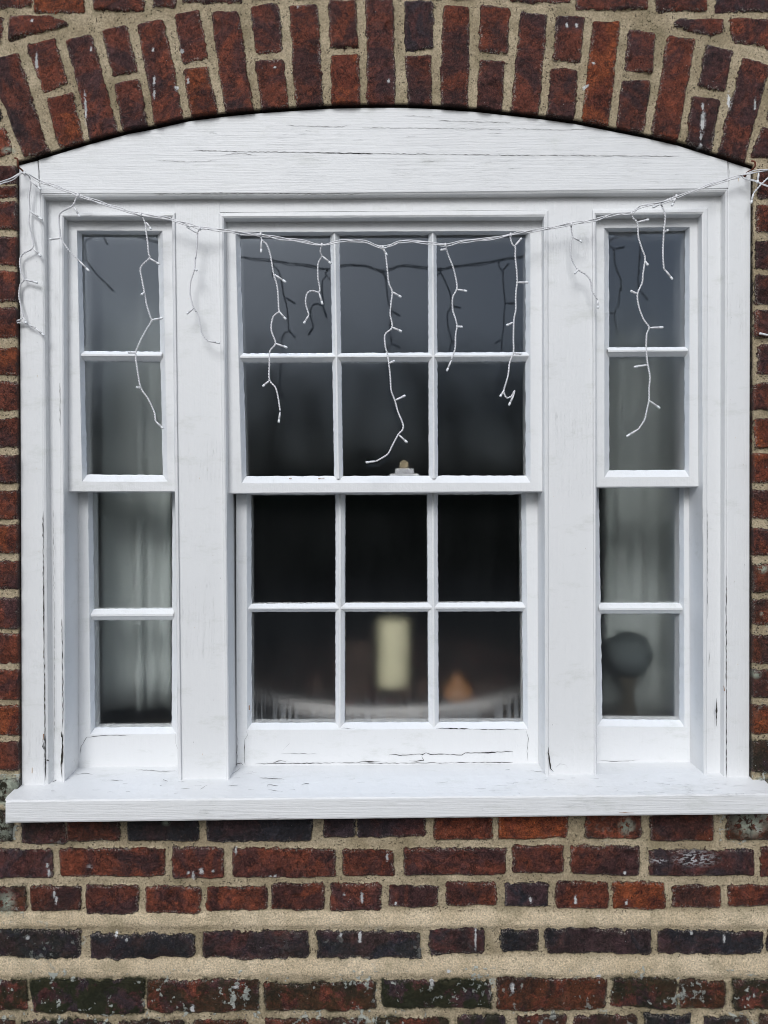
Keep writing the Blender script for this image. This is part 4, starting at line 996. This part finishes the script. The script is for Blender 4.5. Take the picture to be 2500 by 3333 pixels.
curtain(cA - .16, cB, 0.215, W(0, 2312, .215)[2], 2.2, 3, 'pale grey green curtain hanging behind the left hand side window')
cA = W(1962, 0, 0.29)[0]; cB = W(2190, 0, 0.29)[0]
curtain(cA, cB + .012, 0.29, LZ + .005, 2.2, 5, 'pale grey green curtain hanging behind the right hand side window')
random.seed(21)
# bowl
BY = 0.705
BR_ = 0.455
bc = (W(1262, 0, .3)[0], BY, LZ)
bw = thing('shallow_bowl', 'wide shallow pale grey bowl on the ledge behind the bottom centre panes', 'bowl', bc)
m = MB(); lathe(m, [(.0001, .0), (BR_ - .017, .0), (BR_ - .006, .004), (BR_ - .002, .020), (BR_, .042), (BR_ - .002, .0445)], bc, 128)
m.build('bowl_wall', M_BOWL, bw, smooth=True)
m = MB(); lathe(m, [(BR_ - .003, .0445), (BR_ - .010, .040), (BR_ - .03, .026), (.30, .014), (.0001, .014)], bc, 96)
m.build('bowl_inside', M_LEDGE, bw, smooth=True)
def cone(cx, cy, cz, r, ax):
    m = MB(); n = 9; rot = Vector(ax).normalized().to_track_quat('Z', 'Y')
    for k in range(n):
        t_ = k / (n - 1); rr = r * (math.sin(math.pi * (0.12 + 0.8 * t_)) ** .7); z = (t_ - .5) * r * 2.6
        for s_ in range(11):
            a = s_ * 2 * math.pi / 11 + k * .29
            b = [Vector((math.cos(a + w_) * rr * q_, math.sin(a + w_) * rr * q_, z + h_)) for w_, q_, h_ in ((-.24, .6, 0), (0, 1.12, r * .22), (.24, .6, 0), (0, .55, -r * .12))]
            m.add([rot @ p + Vector((cx, cy, cz)) for p in b], [(0, 1, 2), (0, 2, 3), (0, 3, 1), (1, 3, 2)])
    return m
CPOS = [(880,.40,'leftmost of the pine cones in the bowl'),(1015,.36,'pine cone in the bowl, second from the left'),(1165,.335,'pine cone just left of the foot of the candle'),(1300,.325,'pine cone in front of the foot of the candle'),
        (1390,.36,'pine cone between the candle and the orange gourd'),(1600,.37,'pine cone just right of the orange gourd')]
for (px, y_, lab) in CPOS:
    o = cone(W(px, 0, y_)[0], y_, LZ + .044, .029, (jit(1), jit(1), .6)).build('pine_cone', M_CONE)
    tag(o, 'dark brown ' + lab, 'pine cone', 'pine cones in the bowl')
m = MB()
for _ in range(11000):
    a = random.uniform(0, 6.283); r = random.random() ** .5 * (BR_ - .014)
    c = Vector((bc[0] + math.cos(a) * r, bc[1] + math.sin(a) * r, LZ + .022 + random.random() * (.042 - .02 * (r / BR_) ** 3)))
    d = Vector((jit(1), jit(1), jit(1) + .3)).normalized() * .011; e = d.cross(Vector((jit(1), jit(1), jit(1)))).normalized() * .005
    m.add([c - e, c + d, c + e, c - d], [(0, 1, 2, 3)], 1 if random.random() < .16 else 0)
o = m.build('dried_petals', [M_PETAL, M_BERRY]); o['kind'] = 'stuff'; o['label'] = 'brown and dull red dried petals heaped in the bowl round the candle'; o['category'] = 'dried petals'
m = MB()
for _ in range(420):
    a = random.uniform(0, 6.28); r = random.random() ** .5 * .05; c = Vector((W(1150, 0, .42)[0] + math.cos(a) * r, .42 + math.sin(a) * r * .6, LZ + .04 + random.random() * .115))
    d = Vector((jit(1), jit(1), jit(1) + .5)).normalized() * .012; e = Vector((jit(1), jit(1), jit(1))).normalized() * .006
    m.add([c - e, c + d, c + e], [(0, 1, 2)])
o = m.build('dried_sprigs', M_CONE); tag(o, 'bunch of dull brown dried sprigs standing left of the cream candle', 'dried sprigs')
# candle
cx = (W(1232, 0, .43)[0] + W(1340, 0, .43)[0]) / 2 - .003; cr = (W(1338, 0, .43)[0] - W(1232, 0, .43)[0]) / 2
zt = W(0, 2026, .43)[2]
cd = thing('pillar_candle', 'thick cream pillar candle standing in the bowl behind the bottom centre pane', 'candle', (cx, .43, LZ + .012))
m = MB(); H = zt - LZ - .012; lathe(m, [(.0001, 0), (cr * .99, 0), (cr, .004), (cr, H - .006), (cr * .97, H - .001), (cr * .9, H), (cr * .75, H - .004), (cr * .3, H - .008), (.0001, H - .008)], (cx, .43, LZ + .012), 48)
m.build('wax', M_WAX, cd, smooth=True)
m = MB(); tube(m, [(cx, .43, zt - .009), (cx + .001, .43, zt - .004), (cx + .002, .431, zt + .000)], .0009, 6); m.build('wick', M_CRACK, cd)
# orange
oc = W(1495, 2268, .33); m = MB(); R_ = .041
lathe(m, [(.0001, -R_ * .95)] + [(R_ * math.sin(a), -R_ * .95 * math.cos(a)) for a in np.linspace(.15, math.pi - .5, 16)] + [(R_ * .36, R_ * 1.02), (R_ * .22, R_ * 1.25), (.0001, R_ * 1.38)], (oc[0], .345, LZ + .006 + R_ * .95), 32)
o = m.build('gourd', M_ORANGE, None, smooth=True); tag(o, 'small orange gourd with a pointed top in the bowl right of the candle', 'gourd')
# round-topped ornament before the right curtain
gc = W(2050, 2131, .215); R_ = W(2125, 0, .215)[0] - W(2050, 0, .215)[0]
orn = thing('ornament', 'dark round-topped ornament on a narrow brown foot before the right hand curtain', 'ornament', (gc[0], .215, LZ))
m = MB(); lathe(m, [(.0001, R_)] + [(R_ * math.sin(a), R_ * math.cos(a)) for a in np.linspace(.1, math.pi - .45, 22)] + [(R_ * .35, -R_ * .99), (.0001, -R_ * .99)], (gc[0], .215, gc[2]), 40)
m.build('globe', M_GLOBE, orn, smooth=True)
h_ = gc[2] - R_ * .93 - LZ
m = MB(); lathe(m, [(.0001, h_), (.026, h_), (.016, h_ * .8), (.014, h_ * .55), (.022, h_ * .3), (.031, h_ * .08), (.032, 0), (.0001, 0)], (gc[0], .215, LZ), 32)
m.build('foot', M_BROWN, orn, smooth=True)

# ================================================================== ACROSS THE GARDEN (seen only in the glass)
random.seed(5)
def leaves(mb, n, fn, s):
    for _ in range(n):
        c = Vector(fn()); d = Vector((jit(1), jit(1), jit(1))).normalized() * s; e = d.cross(Vector((jit(1), jit(1), jit(1)))).normalized() * s * .5
        mb.add([c - d, c - e, c + d, c + e], [(0, 1, 2, 3)])
hd = MB(); HY = -15
boxm(hd, (-24, HY - 1.0, 0), (24, HY - .2, 2.35))
leaves(hd, 9000, lambda: (random.uniform(-24, 24), HY + random.uniform(-1.0, .1), 2.35 + abs(random.gauss(0, .28)) if random.random() < .6 else random.uniform(0.1, 2.4)), .09)
o = hd.build('hedge', M_LEAF); tag(o, 'long dark garden hedge opposite the window, mirrored faintly in its glass', 'hedge')
wood = MB()
for i in range(22):
    X0, Y0 = -14 + 1.33 * i + (i % 3) * .2, -17.2 - (i * 7 % 5) * .35; H = [6.3, 7.0, 5.8][i % 3]
    tube(wood, [(X0, Y0, 0), (X0 + jit(.1), Y0, 1.4), (X0 + jit(.2), Y0, 2.8), (X0 + jit(.3), Y0, 5.0)], [.13, .11, .08, .05], 7, 1)
    tips = []
    for b in range(34):
        z0_ = random.uniform(1.2, 4.9); a = random.uniform(0, 6.28); L_ = random.uniform(.7, 1.7); e = (X0 + math.cos(a) * L_, Y0 + math.sin(a) * L_, z0_ + L_ * random.uniform(.5, 1.1))
        tube(wood, [(X0, Y0, z0_), ((X0 + e[0]) / 2, (Y0 + e[1]) / 2, z0_ + (e[2] - z0_) * .4), e], [.035, .02, .008], 5, 1); tips.append(e)
    def pt_():
        e = random.choice(tips); return (e[0] + random.gauss(0, .45), e[1] + random.gauss(0, .35), min(H, e[2] + random.gauss(-.25, .5)))
    leaves(wood, 3000, pt_, .060)
o = wood.build('garden_trees', [M_LEAF, M_BARK]); o['kind'] = 'stuff'; o['label'] = 'thin row of garden trees beyond the hedge opposite the window'; o['category'] = 'trees'
